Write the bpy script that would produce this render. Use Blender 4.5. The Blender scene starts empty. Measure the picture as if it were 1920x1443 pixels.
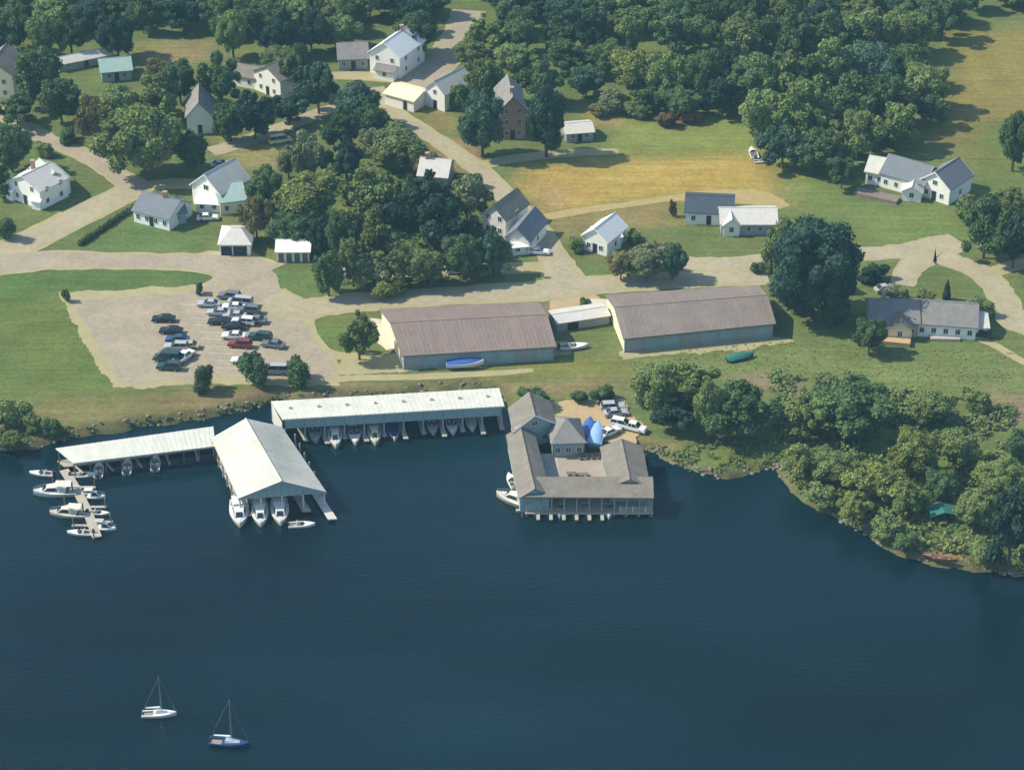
import bpy, bmesh, math, random
import numpy as np
from mathutils import Vector, Matrix
random.seed(7); np.random.seed(7)
R = math.radians
C = bpy.context.scene.collection

# ------------------------------------------------------------------ camera, sky, sun, exposure
DEP = 31.0; HC = 233.0; HFOV = 24.0
W0, H0 = 1920.0, 1443.0
FPX = (W0/2)/math.tan(R(HFOV/2))
CAMP = Vector((0.0, -HC/math.tan(R(DEP)), HC))
cam_d = bpy.data.cameras.new('camera'); cam = bpy.data.objects.new('camera', cam_d); C.objects.link(cam)
cam.location = CAMP; cam.rotation_euler = (R(90-DEP), 0, 0)
cam_d.angle = R(HFOV); cam_d.sensor_fit = 'HORIZONTAL'; cam_d.clip_start = 5; cam_d.clip_end = 12000
bpy.context.scene.camera = cam

SUN_EL = 44.0; SAZ = Vector((-0.995, 0.10)).normalized()
world = bpy.data.worlds.new('World'); bpy.context.scene.world = world; world.use_nodes = True
wn = world.node_tree.nodes; wl = world.node_tree.links
bg = wn.get('Background') or wn.new('ShaderNodeBackground')
sky = wn.new('ShaderNodeTexSky'); sky.sky_type = 'NISHITA'; sky.sun_disc = False
sky.sun_elevation = R(SUN_EL); sky.sun_rotation = math.atan2(SAZ.x, SAZ.y) % (2*math.pi)
sky.air_density = 1.0; sky.dust_density = 0.6; sky.ozone_density = 1.0
wl.new(sky.outputs[0], bg.inputs[0]); bg.inputs[1].default_value = 0.145
sun_d = bpy.data.lights.new('sun', 'SUN'); sun_d.energy = 4.2; sun_d.angle = R(0.5); sun_d.color = (1.0, 0.92, 0.74)
sun = bpy.data.objects.new('sun', sun_d); C.objects.link(sun)
sv = Vector((SAZ.x*math.cos(R(SUN_EL)), SAZ.y*math.cos(R(SUN_EL)), math.sin(R(SUN_EL))))
sun.rotation_euler = sv.to_track_quat('Z', 'Y').to_euler(); sun.location = (-200, 60, 300)
vs = bpy.context.scene.view_settings
vs.view_transform = 'Standard'; vs.look = 'None'; vs.exposure = 0.50; vs.gamma = 1.0; vs.use_curve_mapping = False

GZ = 1.2                                     # level of the land above the water
_c, _s = math.cos(R(DEP)), math.sin(R(DEP))
def P(px, py, z=GZ):                         # point of the photograph -> point of the world at height z
    u = (px-W0/2)/FPX; v = (H0/2-py)/FPX
    d = Vector((u, _c + v*_s, -_s + v*_c))
    t = (z-HC)/d.z
    return CAMP + d*t
def ppm(px, py, z=GZ):
    p = P(px, py, z); return FPX/((p-CAMP).dot(Vector((0, _c, -_s))))

# ------------------------------------------------------------------ materials
def s2l(c): c = c/255.0; return c/12.92 if c <= .04045 else ((c+.055)/1.055)**2.4
KA = 0.62
def pic(r, g, b, k=1.0): return tuple(min(.85, s2l(c)*KA*k) for c in (r, g, b))
MATS = {}
def mat(name, col, rough=.85, noise=.15, scale=.6, metal=0, bump=0, streak=None, spec=.3, obj=True):
    if name in MATS: return MATS[name]
    m = bpy.data.materials.new(name); m.use_nodes = True; nt = m.node_tree; n = nt.nodes; l = nt.links
    b = n['Principled BSDF']; b.inputs['Roughness'].default_value = rough; b.inputs['Metallic'].default_value = metal
    b.inputs['Specular IOR Level'].default_value = spec
    geo = n.new('ShaderNodeNewGeometry')
    tx = n.new('ShaderNodeTexNoise'); tx.inputs['Scale'].default_value = scale; tx.inputs['Detail'].default_value = 6; tx.inputs['Roughness'].default_value = .65
    l.new(geo.outputs['Position'], tx.inputs['Vector'])
    t2 = n.new('ShaderNodeTexNoise'); t2.inputs['Scale'].default_value = scale*9; t2.inputs['Detail'].default_value = 3
    l.new(geo.outputs['Position'], t2.inputs['Vector'])
    add = n.new('ShaderNodeMath'); add.operation = 'ADD'; l.new(tx.outputs[0], add.inputs[0]); l.new(t2.outputs[0], add.inputs[1])
    mr = n.new('ShaderNodeMapRange'); mr.inputs[1].default_value = .7; mr.inputs[2].default_value = 1.3
    mr.inputs[3].default_value = 1-noise; mr.inputs[4].default_value = 1+noise; l.new(add.outputs[0], mr.inputs[0])
    last = mr.outputs[0]
    if streak:                               # panel-to-panel tone along a wall or roof: direction, pitch in metres
        dx, dy, pitch, amt = streak
        vm = n.new('ShaderNodeVectorMath'); vm.operation = 'DOT_PRODUCT'; vm.inputs[1].default_value = (dx/pitch, dy/pitch, 0)
        l.new(geo.outputs['Position'], vm.inputs[0])
        fl = n.new('ShaderNodeMath'); fl.operation = 'FLOOR'; l.new(vm.outputs['Value'], fl.inputs[0])
        wn_ = n.new('ShaderNodeTexWhiteNoise'); wn_.noise_dimensions = '1D'; l.new(fl.outputs[0], wn_.inputs['W'])
        m2 = n.new('ShaderNodeMapRange'); m2.inputs[3].default_value = 1-amt; m2.inputs[4].default_value = 1+amt; l.new(wn_.outputs[0], m2.inputs[0])
        mu = n.new('ShaderNodeMath'); mu.operation = 'MULTIPLY'; l.new(last, mu.inputs[0]); l.new(m2.outputs[0], mu.inputs[1]); last = mu.outputs[0]
    vc = n.new('ShaderNodeVectorMath'); vc.operation = 'SCALE'; vc.inputs[0].default_value = col[:3]; l.new(last, vc.inputs['Scale'])
    l.new(vc.outputs[0], b.inputs['Base Color'])
    if bump:
        bp = n.new('ShaderNodeBump'); bp.inputs['Strength'].default_value = bump; bp.inputs['Distance'].default_value = .1
        l.new(t2.outputs[0], bp.inputs['Height']); l.new(bp.outputs[0], b.inputs['Normal'])
    MATS[name] = m; return m
def leafmat(name, col, trans=.15):
    m = bpy.data.materials.new(name); m.use_nodes = True; nt = m.node_tree; n = nt.nodes; l = nt.links
    b = n['Principled BSDF']; b.inputs['Roughness'].default_value = .8; b.inputs['Specular IOR Level'].default_value = .15
    at = n.new('ShaderNodeAttribute'); at.attribute_name = 'tone'
    oi = n.new('ShaderNodeObjectInfo')
    mo = n.new('ShaderNodeMapRange'); mo.inputs[3].default_value = .82; mo.inputs[4].default_value = 1.2; l.new(oi.outputs['Random'], mo.inputs[0])
    mu = n.new('ShaderNodeMath'); mu.operation = 'MULTIPLY'; l.new(at.outputs['Fac'], mu.inputs[0]); l.new(mo.outputs[0], mu.inputs[1])
    geo = n.new('ShaderNodeNewGeometry'); tx = n.new('ShaderNodeTexNoise'); tx.inputs['Scale'].default_value = .35; tx.inputs['Detail'].default_value = 3
    l.new(geo.outputs['Position'], tx.inputs['Vector'])
    rp = n.new('ShaderNodeMix'); rp.data_type = 'RGBA'
    rp.inputs[6].default_value = (*[c*.8 for c in col], 1); rp.inputs[7].default_value = (col[0]*1.5, col[1]*1.2, col[2]*.9, 1)
    l.new(tx.outputs[0], rp.inputs[0])
    vc = n.new('ShaderNodeVectorMath'); vc.operation = 'SCALE'; l.new(rp.outputs[2], vc.inputs[0]); l.new(mu.outputs[0], vc.inputs['Scale'])
    l.new(vc.outputs[0], b.inputs['Base Color'])
    tr = n.new('ShaderNodeBsdfTranslucent'); l.new(vc.outputs[0], tr.inputs[0])
    mx = n.new('ShaderNodeMixShader'); mx.inputs[0].default_value = trans
    l.new(b.outputs[0], mx.inputs[1]); l.new(tr.outputs[0], mx.inputs[2]); l.new(mx.outputs[0], n['Material Output'].inputs[0])
    MATS[name] = m; return m
LEAF = {'D': leafmat('leaf_deep', (.078, .145, .066)), 'M': leafmat('leaf_mid', (.140, .215, .085)),
        'Y': leafmat('leaf_bright', (.185, .255, .085)), 'V': leafmat('leaf_blueish', (.036, .082, .066)),
        'O': leafmat('leaf_olive', (.175, .185, .085)), 'G': leafmat('leaf_greyish', (.170, .230, .135)),
        'B': leafmat('leaf_bluegreen', (.068, .142, .100))}
M_bark = mat('bark', (.10, .08, .06), noise=.3, scale=3)
M_white = mat('white_paint', (.82, .82, .76), .6, .07, 1.2)
M_cream = mat('cream_siding', (.78, .70, .48), .7, .08, .5)
M_wallgrey = mat('grey_siding', (.30, .32, .31), .7, .12, .5)
M_teal = mat('teal_siding_and_shade', (.26, .36, .36), .7, .15, .6)  # siding colour with the teal of shaded walls painted in
M_tan = mat('tan_siding', (.50, .34, .19), .8, .15, .6)
M_brick = mat('pink_brick', (.42, .26, .21), .9, .18, 1.0)
M_dark = mat('dark_opening', (.02, .025, .028), .6)
M_glass = mat('window_glass', (.02, .03, .04), .12, .2, .5, spec=.6)
M_trim = mat('white_trim', (.72, .72, .66), .6, .06, 2)
M_wood = mat('weathered_wood', (.34, .31, .26), .9, .22, 1.5)
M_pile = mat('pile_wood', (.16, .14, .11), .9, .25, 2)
M_deck = mat('dock_deck', (.40, .37, .31), .9, .18, 1.5)
M_rw = mat('white_metal_roof', (.60, .60, .52), .5, .15, .35, streak=(.99, .12, .9, .035))
M_rw2 = mat('white_pavilion_roof', (.54, .535, .46), .5, .16, .35, streak=(-.2, .98, .9, .03))
M_rpink = mat('faded_brown_metal_roof', (.235, .18, .155), .6, .15, .25, streak=(.98, .17, .9, .04))
M_rpink2 = mat('faded_taupe_metal_roof', (.225, .185, .16), .6, .17, .25, streak=(.98, .15, .9, .04))
M_rgrey = mat('grey_shingle_roof', (.215, .205, .195), .9, .24, .8)
M_rwarm = mat('warm_grey_shingle_roof', (.200, .180, .150), .9, .26, .45)
M_rslate = mat('slate_blue_roof', (.16, .18, .20), .8, .15, .8)
M_rdark = mat('dark_roof', (.055, .075, .095), .8, .2, .8)
M_rlight = mat('pale_grey_roof', (.55, .53, .48), .8, .12, .8)
M_rteal = mat('pale_teal_roof', (.30, .42, .38), .7, .12, .8)
M_rgreen = mat('pale_green_metal_roof', (.42, .52, .40), .6, .1, .8)
M_asph = mat('worn_asphalt', pic(192, 178, 154), .95, .17, .14, bump=.1)
M_road = mat('pale_road', pic(198, 186, 154), .95, .16, .13, bump=.1)
M_gravel = mat('gravel_verge', pic(196, 186, 140), .97, .14, .35, bump=.2)
M_dirt = mat('sandy_yard', pic(215, 190, 145), .97, .14, .3, bump=.2)
M_trail = mat('sandy_track', pic(200, 180, 122), .97, .14, .4, bump=.2)
M_line = mat('faded_paint', (.5, .5, .46), .8, .2, 1)
M_rock = mat('shore_rock', (.20, .185, .145), .9, .3, .7, bump=.3)
M_tyre = mat('tyre', (.02, .02, .02), .8)
M_rim = mat('wheel_rim', (.4, .4, .42), .35, metal=.6)
M_lamp = mat('headlamp', (.7, .7, .65), .2)
M_chrome = mat('bright_metal', (.55, .56, .58), .3, metal=.7)
def paint(name, col): return mat(name, col, .28, .04, .8, spec=.5)

# ------------------------------------------------------------------ object helpers
def tag(o, label=None, cat=None, group=None, kind=None):
    if label: o['label'] = label
    if cat: o['category'] = cat
    if group: o['group'] = group
    if kind: o['kind'] = kind
    return o
def empty(name, loc, rz=0, **k):
    o = bpy.data.objects.new(name, None); C.objects.link(o); o.location = loc; o.rotation_euler.z = rz
    o.empty_display_size = 1; return tag(o, **k)
def link(name, me, parent=None, loc=(0, 0, 0), rz=0, scale=None):
    o = bpy.data.objects.new(name, me); C.objects.link(o)
    if parent: o.parent = parent
    o.location = loc; o.rotation_euler.z = rz
    if scale: o.scale = scale
    return o
class MB:
    def __init__(s): s.v = []; s.f = []; s.m = []
    def add(s, vs, fs, mi=0):
        b = len(s.v); s.v += [tuple(v) for v in vs]; s.f += [tuple(i+b for i in f) for f in fs]; s.m += [mi]*len(fs)
    def prism(s, poly, z0, z1, mi=0):        # polygon counter-clockwise seen from above
        n = len(poly); vs = [(p[0], p[1], z0) for p in poly]+[(p[0], p[1], z1) for p in poly]
        fs = [tuple(range(n-1, -1, -1)), tuple(range(n, 2*n))]+[(i, (i+1) % n, n+(i+1) % n, n+i) for i in range(n)]
        s.add(vs, fs, mi)
    def box(s, x0, x1, y0, y1, z0, z1, mi=0): s.prism([(x0, y0), (x1, y0), (x1, y1), (x0, y1)], z0, z1, mi)
    def slab(s, quad, t, mi=0):              # quad of 3D points ccw from above, thickness downwards
        q = [Vector(p) for p in quad]; lo = [p-Vector((0, 0, t)) for p in q]; n = len(q)
        s.add(lo+q, [tuple(range(n-1, -1, -1)), tuple(range(n, 2*n))]+[(i, (i+1) % n, n+(i+1) % n, n+i) for i in range(n)], mi)
    def tube(s, p, q, r0, r1=None, n=8, mi=0):
        p = Vector(p); q = Vector(q); r1 = r0 if r1 is None else r1; d = (q-p).normalized()
        a = d.orthogonal().normalized(); b = d.cross(a)
        vs = [p+(a*math.cos(2*math.pi*i/n)+b*math.sin(2*math.pi*i/n))*r0 for i in range(n)]+[q+(a*math.cos(2*math.pi*i/n)+b*math.sin(2*math.pi*i/n))*r1 for i in range(n)]
        s.add(vs, [tuple(range(n-1, -1, -1)), tuple(range(n, 2*n))]+[(i, (i+1) % n, n+(i+1) % n, n+i) for i in range(n)], mi)
    def mesh(s, name, mats, smooth=False):
        me = bpy.data.meshes.new(name); me.from_pydata(s.v, [], s.f)
        for m in (mats if isinstance(mats, (list, tuple)) else [mats]): me.materials.append(m)
        if any(s.m): me.polygons.foreach_set('material_index', s.m)
        if smooth: me.polygons.foreach_set('use_smooth', [True]*len(me.polygons))
        me.update(); return me
    def build(s, name, mats, parent=None, smooth=False):   # world coordinates in, relative to the parent's base out
        if parent:
            o = parent.location; r = -parent.rotation_euler.z; c, sn = math.cos(r), math.sin(r)
            s.v = [((x-o.x)*c-(y-o.y)*sn, (x-o.x)*sn+(y-o.y)*c, z-o.z) for x, y, z in s.v]
        return link(name, s.mesh(name, mats, smooth), parent)
def copy_tree(o, parent=None):
    c = o.copy(); C.objects.link(c); c.parent = parent
    for ch in [x for x in bpy.data.objects if x.parent == o]: copy_tree(ch, c)
    return c
KIDS = {}
def lerp(a, b, t): return a+(b-a)*t

# ------------------------------------------------------------------ ground, water, roads
def sdist(X, Y, poly):                       # signed distance, positive inside
    n = len(poly); best = np.full(X.shape, 1e18); inside = np.zeros(X.shape, bool)
    for i in range(n):
        x0, y0 = poly[i]; x1, y1 = poly[(i+1) % n]; dx, dy = x1-x0, y1-y0
        t = np.clip(((X-x0)*dx+(Y-y0)*dy)/(dx*dx+dy*dy+1e-9), 0, 1)
        best = np.minimum(best, (X-x0-t*dx)**2+(Y-y0-t*dy)**2)
        cr = ((y0 > Y) != (y1 > Y)) & (X < (x1-x0)*(Y-y0)/(y1-y0+1e-12)+x0); inside ^= cr
    d = np.sqrt(best); return np.where(inside, d, -d)
def wxy(pts, z=GZ): return [tuple(P(x, y, z)[:2]) for x, y in pts]
shore_px = [(-160, 862), (-60, 856), (0, 850), (60, 842), (110, 826), (200, 812), (300, 796), (390, 786), (460, 770), (508, 758), (620, 752), (760, 742), (900, 733), (945, 742), (962, 775),
            (985, 800), (1030, 835), (1060, 848), (1120, 850), (1170, 838), (1215, 842), (1250, 862), (1300, 884), (1350, 897), (1400, 888), (1450, 880), (1474, 900), (1500, 930),
            (1560, 968), (1620, 1000), (1680, 1035), (1750, 1058), (1850, 1070), (1935, 1084), (2050, 1110), (2200, 1130)]
shore = wxy(shore_px, 0.0)
land = shore+[(3200, shore[-1][1]+300), (3600, 5200), (-3600, 5200), (-3200, shore[0][1]-100)]
def axis(a, b, st, far, g=1.18):
    c = list(np.arange(a, b+st, st)); x = c[-1]; d = st
    while x < far: d *= g; x += d; c.append(x)
    x = c[0]; d = st; lo = []
    while x > -far: d *= g; x -= d; lo.append(x)
    return np.array(lo[::-1]+c)
gx = axis(-150, 150, .85, 3300); gy = axis(-95, 205, .85, 4500)
X, Y = np.meshgrid(gx, gy)
rng = np.random.RandomState(3)
def vnoise(X, Y, s, seed):                   # smooth value noise
    r = np.random.RandomState(seed).rand(256, 256); x = X/s; y = Y/s
    xi = np.floor(x).astype(int); yi = np.floor(y).astype(int); fx = x-xi; fy = y-yi
    fx = fx*fx*(3-2*fx); fy = fy*fy*(3-2*fy)
    g = lambda a, b: r[a % 256, b % 256]
    return (g(xi, yi)*(1-fx)+g(xi+1, yi)*fx)*(1-fy)+(g(xi, yi+1)*(1-fx)+g(xi+1, yi+1)*fx)*fy
sd = sdist(X, Y, land)
sdn = sd+(vnoise(X, Y, 3.5, 1)-.5)*1.6+(vnoise(X, Y, 1.3, 2)-.5)*.7
Z = np.where(sdn > 2.6, GZ, np.where(sdn > 0, GZ*np.clip(sdn/2.6, 0, 1)**.6, np.maximum(-2.0, sdn*.6)))
Z = Z+np.where(sdn <= 2.4, (vnoise(X, Y, 1.1, 4)-.5)*.25, 0)
base = np.zeros(X.shape+(3,)); base[:] = pic(108, 132, 72)
nz = .6*vnoise(X, Y, 14, 5)+.4*vnoise(X, Y, 5, 6)
dry = np.array(pic(150, 146, 84)); lush = np.array(pic(80, 122, 56))
base = base*(1-.55*nz[..., None])+dry*.55*nz[..., None]
def patch(px, col, blend=2.5, amt=1.0, wob=3.0):
    d = sdist(X, Y, wxy(px))+(vnoise(X, Y, 4, 11)-.5)*wob+(vnoise(X, Y, 1.7, 12)-.5)*wob*.5
    m = np.clip(d/blend*.5+.5, 0, 1)*amt; c = np.array(col)
    base[:] = base*(1-m[..., None])+c*m[..., None]
patch([(-60, 500), (380, 512), (400, 525), (110, 550), (212, 728), (120, 770), (-60, 790)], pic(116, 136, 70), 3)
patch([(-40, 560), (90, 570), (170, 680), (150, 720), (-40, 640)], pic(122, 136, 64), 8, .8)
patch([(-40, 505), (380, 512), (330, 530), (120, 545), (-40, 580)], pic(98, 132, 68), 5, .8)
patch([(-60, 760), (200, 735), (640, 722), (1180, 712), (1200, 745), (950, 735), (520, 755), (400, 785), (120, 830), (-60, 850)], pic(142, 138, 84), 3)
patch([(300, 745), (640, 722), (1150, 712), (1150, 728), (640, 742), (320, 775)], pic(158, 138, 98), 2, .8)
patch([(990, 312), (1120, 292), (1400, 278), (1490, 320), (1470, 372), (1280, 368), (1020, 402), (975, 340)], pic(200, 172, 84), 4)
patch([(1010, 335), (1050, 345), (1060, 385), (1030, 395)], pic(190, 160, 110), 3, .8)
patch([(1130, 225), (1370, 212), (1430, 250), (1440, 290), (1150, 292)], pic(150, 160, 78), 5)
patch([(1180, 345), (1440, 300), (1470, 350), (1200, 368)], pic(196, 172, 76), 6, .6)
patch([(1225, 205), (1310, 205), (1325, 222), (1270, 240), (1240, 225)], pic(150, 108, 84), 2, .9)
patch([(1090, 195), (1170, 200), (1170, 240), (1090, 240)], pic(176, 156, 92), 3, .8)
patch([(1780, 60), (2100, 40), (2100, 300), (1830, 260), (1735, 270), (1770, 180)], pic(160, 146, 76), 5)
patch([(1800, 210), (1920, 190), (1960, 300), (1800, 330), (1770, 270)], pic(160, 140, 82), 5, .6)
patch([(1840, 230), (1900, 220), (1910, 320), (1830, 330)], pic(108, 136, 60), 6, .8)
patch([(1440, 300), (1610, 380), (1800, 400), (1800, 455), (1620, 470), (1600, 400), (1460, 390)], pic(132, 150, 76), 4)
patch([(1440, 320), (1500, 350), (1490, 400), (1450, 380)], pic(170, 160, 92), 4, .7)
patch([(1170, 660), (1500, 640), (1900, 670), (1960, 730), (1500, 740), (1180, 720)], pic(134, 148, 84), 5)
patch([(1380, 700), (1480, 705), (1500, 735), (1400, 735)], pic(170, 150, 118), 2.5, .9)
patch([(1860, 735), (2000, 735), (2000, 795), (1840, 790)], pic(168, 146, 116), 3, .9)
patch([(1200, 820), (1300, 840), (1300, 885), (1215, 850)], pic(172, 152, 100), 2, .9)
patch([(1280, 845), (1460, 830), (1480, 880), (1340, 895)], pic(132, 148, 70), 2.5, .9)
patch([(1440, 850), (1900, 830), (1960, 1090), (1700, 1030), (1500, 930)], pic(112, 136, 66), 4, .9)
patch([(1720, 1020), (1800, 1010), (1830, 1060), (1740, 1060)], pic(178, 140, 92), 2, .9)
patch([(410, 260), (500, 245), (560, 270), (520, 320), (430, 310)], pic(166, 158, 96), 3)
patch([(265, 80), (400, 80), (400, 110), (280, 130)], pic(166, 150, 98), 4)
patch([(800, 235), (900, 285), (880, 320), (820, 300)], pic(178, 140, 104), 2.5, .9)
patch([(760, 195), (860, 200), (865, 250), (800, 240)], pic(160, 146, 84), 3, .9)
patch([(150, 465), (280, 395), (420, 440), (345, 476), (160, 480)], pic(114, 138, 76), 1.5, 1, 1)
patch([(500, 500), (600, 520), (580, 560), (530, 565)], pic(120, 144, 76), 2, 1, 1)
patch([(565, 610), (640, 605), (640, 655), (600, 655)], pic(118, 140, 68), 1.5, 1, 1)
patch([(1000, 405), (1260, 378), (1260, 420), (1060, 440)], pic(170, 150, 94), 3, .8)
patch([(760, 590), (1050, 570), (1060, 620), (750, 690)], pic(150, 146, 112), 2)
patch([(640, 690), (1160, 660), (1170, 700), (640, 700)], pic(138, 144, 92), 3, .8)
patch([(850, 690), (1140, 665), (1180, 700), (900, 715)], pic(150, 150, 72), 3, .8)
rockm = np.clip((2.6-sdn)/1.5, 0, 1)*np.clip(.3+1.4*vnoise(X, Y, 2.4, 8), 0, 1)
base = base*(1-rockm[..., None])+np.array(pic(118, 116, 78))*rockm[..., None]
ny, nx = X.shape
me = bpy.data.meshes.new('ground')
idx = np.arange(nx*ny).reshape(ny, nx)
quads = np.stack([idx[:-1, :-1], idx[:-1, 1:], idx[1:, 1:], idx[1:, :-1]], -1).reshape(-1, 4)
me.vertices.add(nx*ny); me.vertices.foreach_set('co', np.stack([X, Y, Z], -1).astype('f').ravel())
me.loops.add(quads.size); me.loops.foreach_set('vertex_index', quads.ravel().astype('i'))
me.polygons.add(len(quads)); me.polygons.foreach_set('loop_start', np.arange(0, quads.size, 4).astype('i')); me.polygons.foreach_set('loop_total', np.full(len(quads), 4, 'i'))
me.update(); me.validate()
ca = me.color_attributes.new('cover', 'FLOAT_COLOR', 'POINT')
ca.data.foreach_set('color', np.concatenate([base, np.ones(X.shape+(1,))], -1).astype('f').ravel())
gm = bpy.data.materials.new('ground_cover'); gm.use_nodes = True; n = gm.node_tree.nodes; l = gm.node_tree.links; b = n['Principled BSDF']
b.inputs['Roughness'].default_value = .95; b.inputs['Specular IOR Level'].default_value = .1
at = n.new('ShaderNodeAttribute'); at.attribute_name = 'cover'; geo = n.new('ShaderNodeNewGeometry')
def tex(scale, det, rough=.6, aniso=None):
    t = n.new('ShaderNodeTexNoise'); t.inputs['Scale'].default_value = scale; t.inputs['Detail'].default_value = det; t.inputs['Roughness'].default_value = rough
    if aniso:
        mp = n.new('ShaderNodeMapping'); mp.inputs['Scale'].default_value = aniso; mp.inputs['Rotation'].default_value = (0, 0, R(8)); l.new(geo.outputs['Position'], mp.inputs[0]); l.new(mp.outputs[0], t.inputs['Vector'])
    else: l.new(geo.outputs['Position'], t.inputs['Vector'])
    return t
def rng_(o, lo, hi, a=.3, b_=.7):
    m_ = n.new('ShaderNodeMapRange'); m_.inputs[1].default_value = a; m_.inputs[2].default_value = b_; m_.inputs[3].default_value = lo; m_.inputs[4].default_value = hi; l.new(o, m_.inputs[0]); return m_.outputs[0]
def mul(a, b_):
    m_ = n.new('ShaderNodeMath'); m_.operation = 'MULTIPLY'; l.new(a, m_.inputs[0]); l.new(b_, m_.inputs[1]); return m_.outputs[0]
f = mul(mul(rng_(tex(.9, 5, .7).outputs[0], .78, 1.2), rng_(tex(.12, 4).outputs[0], .86, 1.13)), rng_(tex(1, 4, .7, (.05, .9, 1)).outputs[0], .84, 1.16))
hs = n.new('ShaderNodeHueSaturation'); l.new(at.outputs['Color'], hs.inputs['Color']); l.new(rng_(tex(.35, 4).outputs[0], .478, .522), hs.inputs['Hue']); l.new(f, hs.inputs['Value'])
hs.inputs['Saturation'].default_value = .95
l.new(hs.outputs[0], b.inputs['Base Color'])
bp = n.new('ShaderNodeBump'); bp.inputs['Distance'].default_value = .5; bp.inputs['Strength'].default_value = .5; l.new(tex(1.4, 6, .7).outputs[0], bp.inputs['Height']); l.new(bp.outputs[0], b.inputs['Normal'])
me.materials.append(gm)
ground = link('ground', me); tag(ground, 'grassy shore land with mown lawns and dry fields', kind='structure')

wm = bpy.data.materials.new('lake_water'); wm.use_nodes = True; n = wm.node_tree.nodes; l = wm.node_tree.links; b = n['Principled BSDF']
b.inputs['Roughness'].default_value = .12; b.inputs['IOR'].default_value = 1.33; b.inputs['Specular IOR Level'].default_value = .40
geo = n.new('ShaderNodeNewGeometry')
cr = n.new('ShaderNodeMix'); cr.data_type = 'RGBA'; cr.inputs[6].default_value = (.0008, .0085, .0130, 1); cr.inputs[7].default_value = (.0035, .0200, .0290, 1)
l.new(rng_(tex(.012, 3, .5, (.7, 1.6, 1)).outputs[0], 0, 1, .35, .65), cr.inputs[0]); l.new(cr.outputs[2], b.inputs['Base Color'])
l.new(rng_(tex(.02, 4, .6, (.35, 2.2, 1)).outputs[0], .06, .30, .35, .65), b.inputs['Roughness'])
bp = n.new('ShaderNodeBump'); bp.inputs['Distance'].default_value = .35; l.new(rng_(tex(.03, 4, .6, (.4, 2.0, 1)).outputs[0], .06, .5, .38, .62), bp.inputs['Strength'])
l.new(tex(.9, 5, .6, (.7, 1.5, 1)).outputs[0], bp.inputs['Height'])
l.new(bp.outputs[0], b.inputs['Normal'])
mb = MB(); mb.add([(-3300, -4500, 0), (3300, -4500, 0), (3300, 400, 0), (-3300, 400, 0)], [(0, 1, 2, 3)])
water = mb.build('water', wm); tag(water, 'calm dark blue lake water', kind='structure')

def jitter_poly(pts, amp, step=.8):
    out = []
    for i in range(len(pts)):
        a = Vector(pts[i]); b_ = Vector(pts[(i+1) % len(pts)]); k = max(1, int((b_-a).length/step))
        for j in range(k):
            p = a.lerp(b_, j/k); w_ = (float(vnoise(np.array([p.x]), np.array([p.y]), 4.0, 21)[0])-.5)*amp*3; out.append((p.x+w_+random.uniform(-amp, amp)*.6, p.y+w_+random.uniform(-amp, amp)*.6))
    return out
def area(name, px, m, dz, label, amp=.22):
    poly = jitter_poly(wxy(px, GZ), amp); bm = bmesh.new()
    vs_ = [bm.verts.new((x, y, GZ+dz)) for x, y in poly]; f_ = bm.faces.new(vs_)
    f_.normal_update()
    if f_.normal.z < 0: f_.normal_flip()
    bmesh.ops.triangulate(bm, faces=[f_])
    me_ = bpy.data.meshes.new(name); bm.to_mesh(me_); bm.free(); me_.materials.append(m)
    o = link(name, me_); return tag(o, label, kind='structure')
def cat(pts, n=6):
    out = []; q = [pts[0]]+pts+[pts[-1]]
    for i in range(1, len(q)-2):
        p0, p1, p2, p3 = [Vector(p) for p in q[i-1:i+3]]
        for j in range(n):
            t = j/n; out.append(.5*((2*p1)+(-p0+p2)*t+(2*p0-5*p1+4*p2-p3)*t*t+(-p0+3*p1-3*p2+p3)*t**3))
    out.append(Vector(q[-1])); return out
def ribbon(name, px, w, m, dz, label, verge=None, amp=.15, z=GZ):
    """px: list of (x, y) or (x, y, width)"""
    pts = [(*P(p[0], p[1], z)[:2], (p[2] if len(p) > 2 else w)) for p in px]
    c = cat(pts)
    def mk(nm, extra, mm, dd, am, lb):
        L, Rr = [], []
        for i, p in enumerate(c):
            a = c[max(0, i-1)]; b_ = c[min(len(c)-1, i+1)]; d = Vector((b_.x-a.x, b_.y-a.y)).normalized(); nn = Vector((-d.y, d.x)); h = p.z/2+extra
            L.append((p.x+nn.x*(h+random.uniform(-am, am)), p.y+nn.y*(h+random.uniform(-am, am)), z+dd)); Rr.append((p.x-nn.x*(h+random.uniform(-am, am)), p.y-nn.y*(h+random.uniform(-am, am)), z+dd))
        mb = MB(); k = len(c); mb.add(L+Rr, [(i, k+i, k+i+1, i+1) for i in range(k-1)]); o = mb.build(nm, mm); tag(o, lb, kind='structure')
    if verge: mk(name+'_verge', verge, M_gravel, dz-.012, amp*2.2, 'pale gravel verge beside the '+label)
    mk(name, 0, m, dz, amp, label)
area('parking_lot_verge', [(102, 548), (395, 533), (430, 560), (560, 600), (640, 680), (640, 722), (540, 722), (380, 720), (208, 730)], M_gravel, .01, 'pale gravel edge round the parking lot', .5)
area('parking_lot', [(130, 562), (350, 550), (400, 520), (350, 500), (345, 488), (390, 470), (480, 470), (505, 500), (530, 545), (560, 590), (600, 648), (632, 690), (628, 712), (400, 708), (225, 716)], M_asph, .03, 'worn grey asphalt parking lot by the marina', .3)
ribbon('village_road', [(-120, 545, 8), (-20, 488, 8), (60, 450, 7.5), (150, 405, 7), (235, 362, 6.5), (262, 348, 7)], 8, M_road, .045, 'pale road climbing from the lot to the village junction', .9)
ribbon('hill_road', [(262, 356, 7), (215, 325, 4.5), (160, 292, 4), (90, 262, 4), (20, 222, 4), (-60, 180, 4)], 6, M_asph, .048, 'grey road running up left past the white farmhouse', .6)
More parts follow.
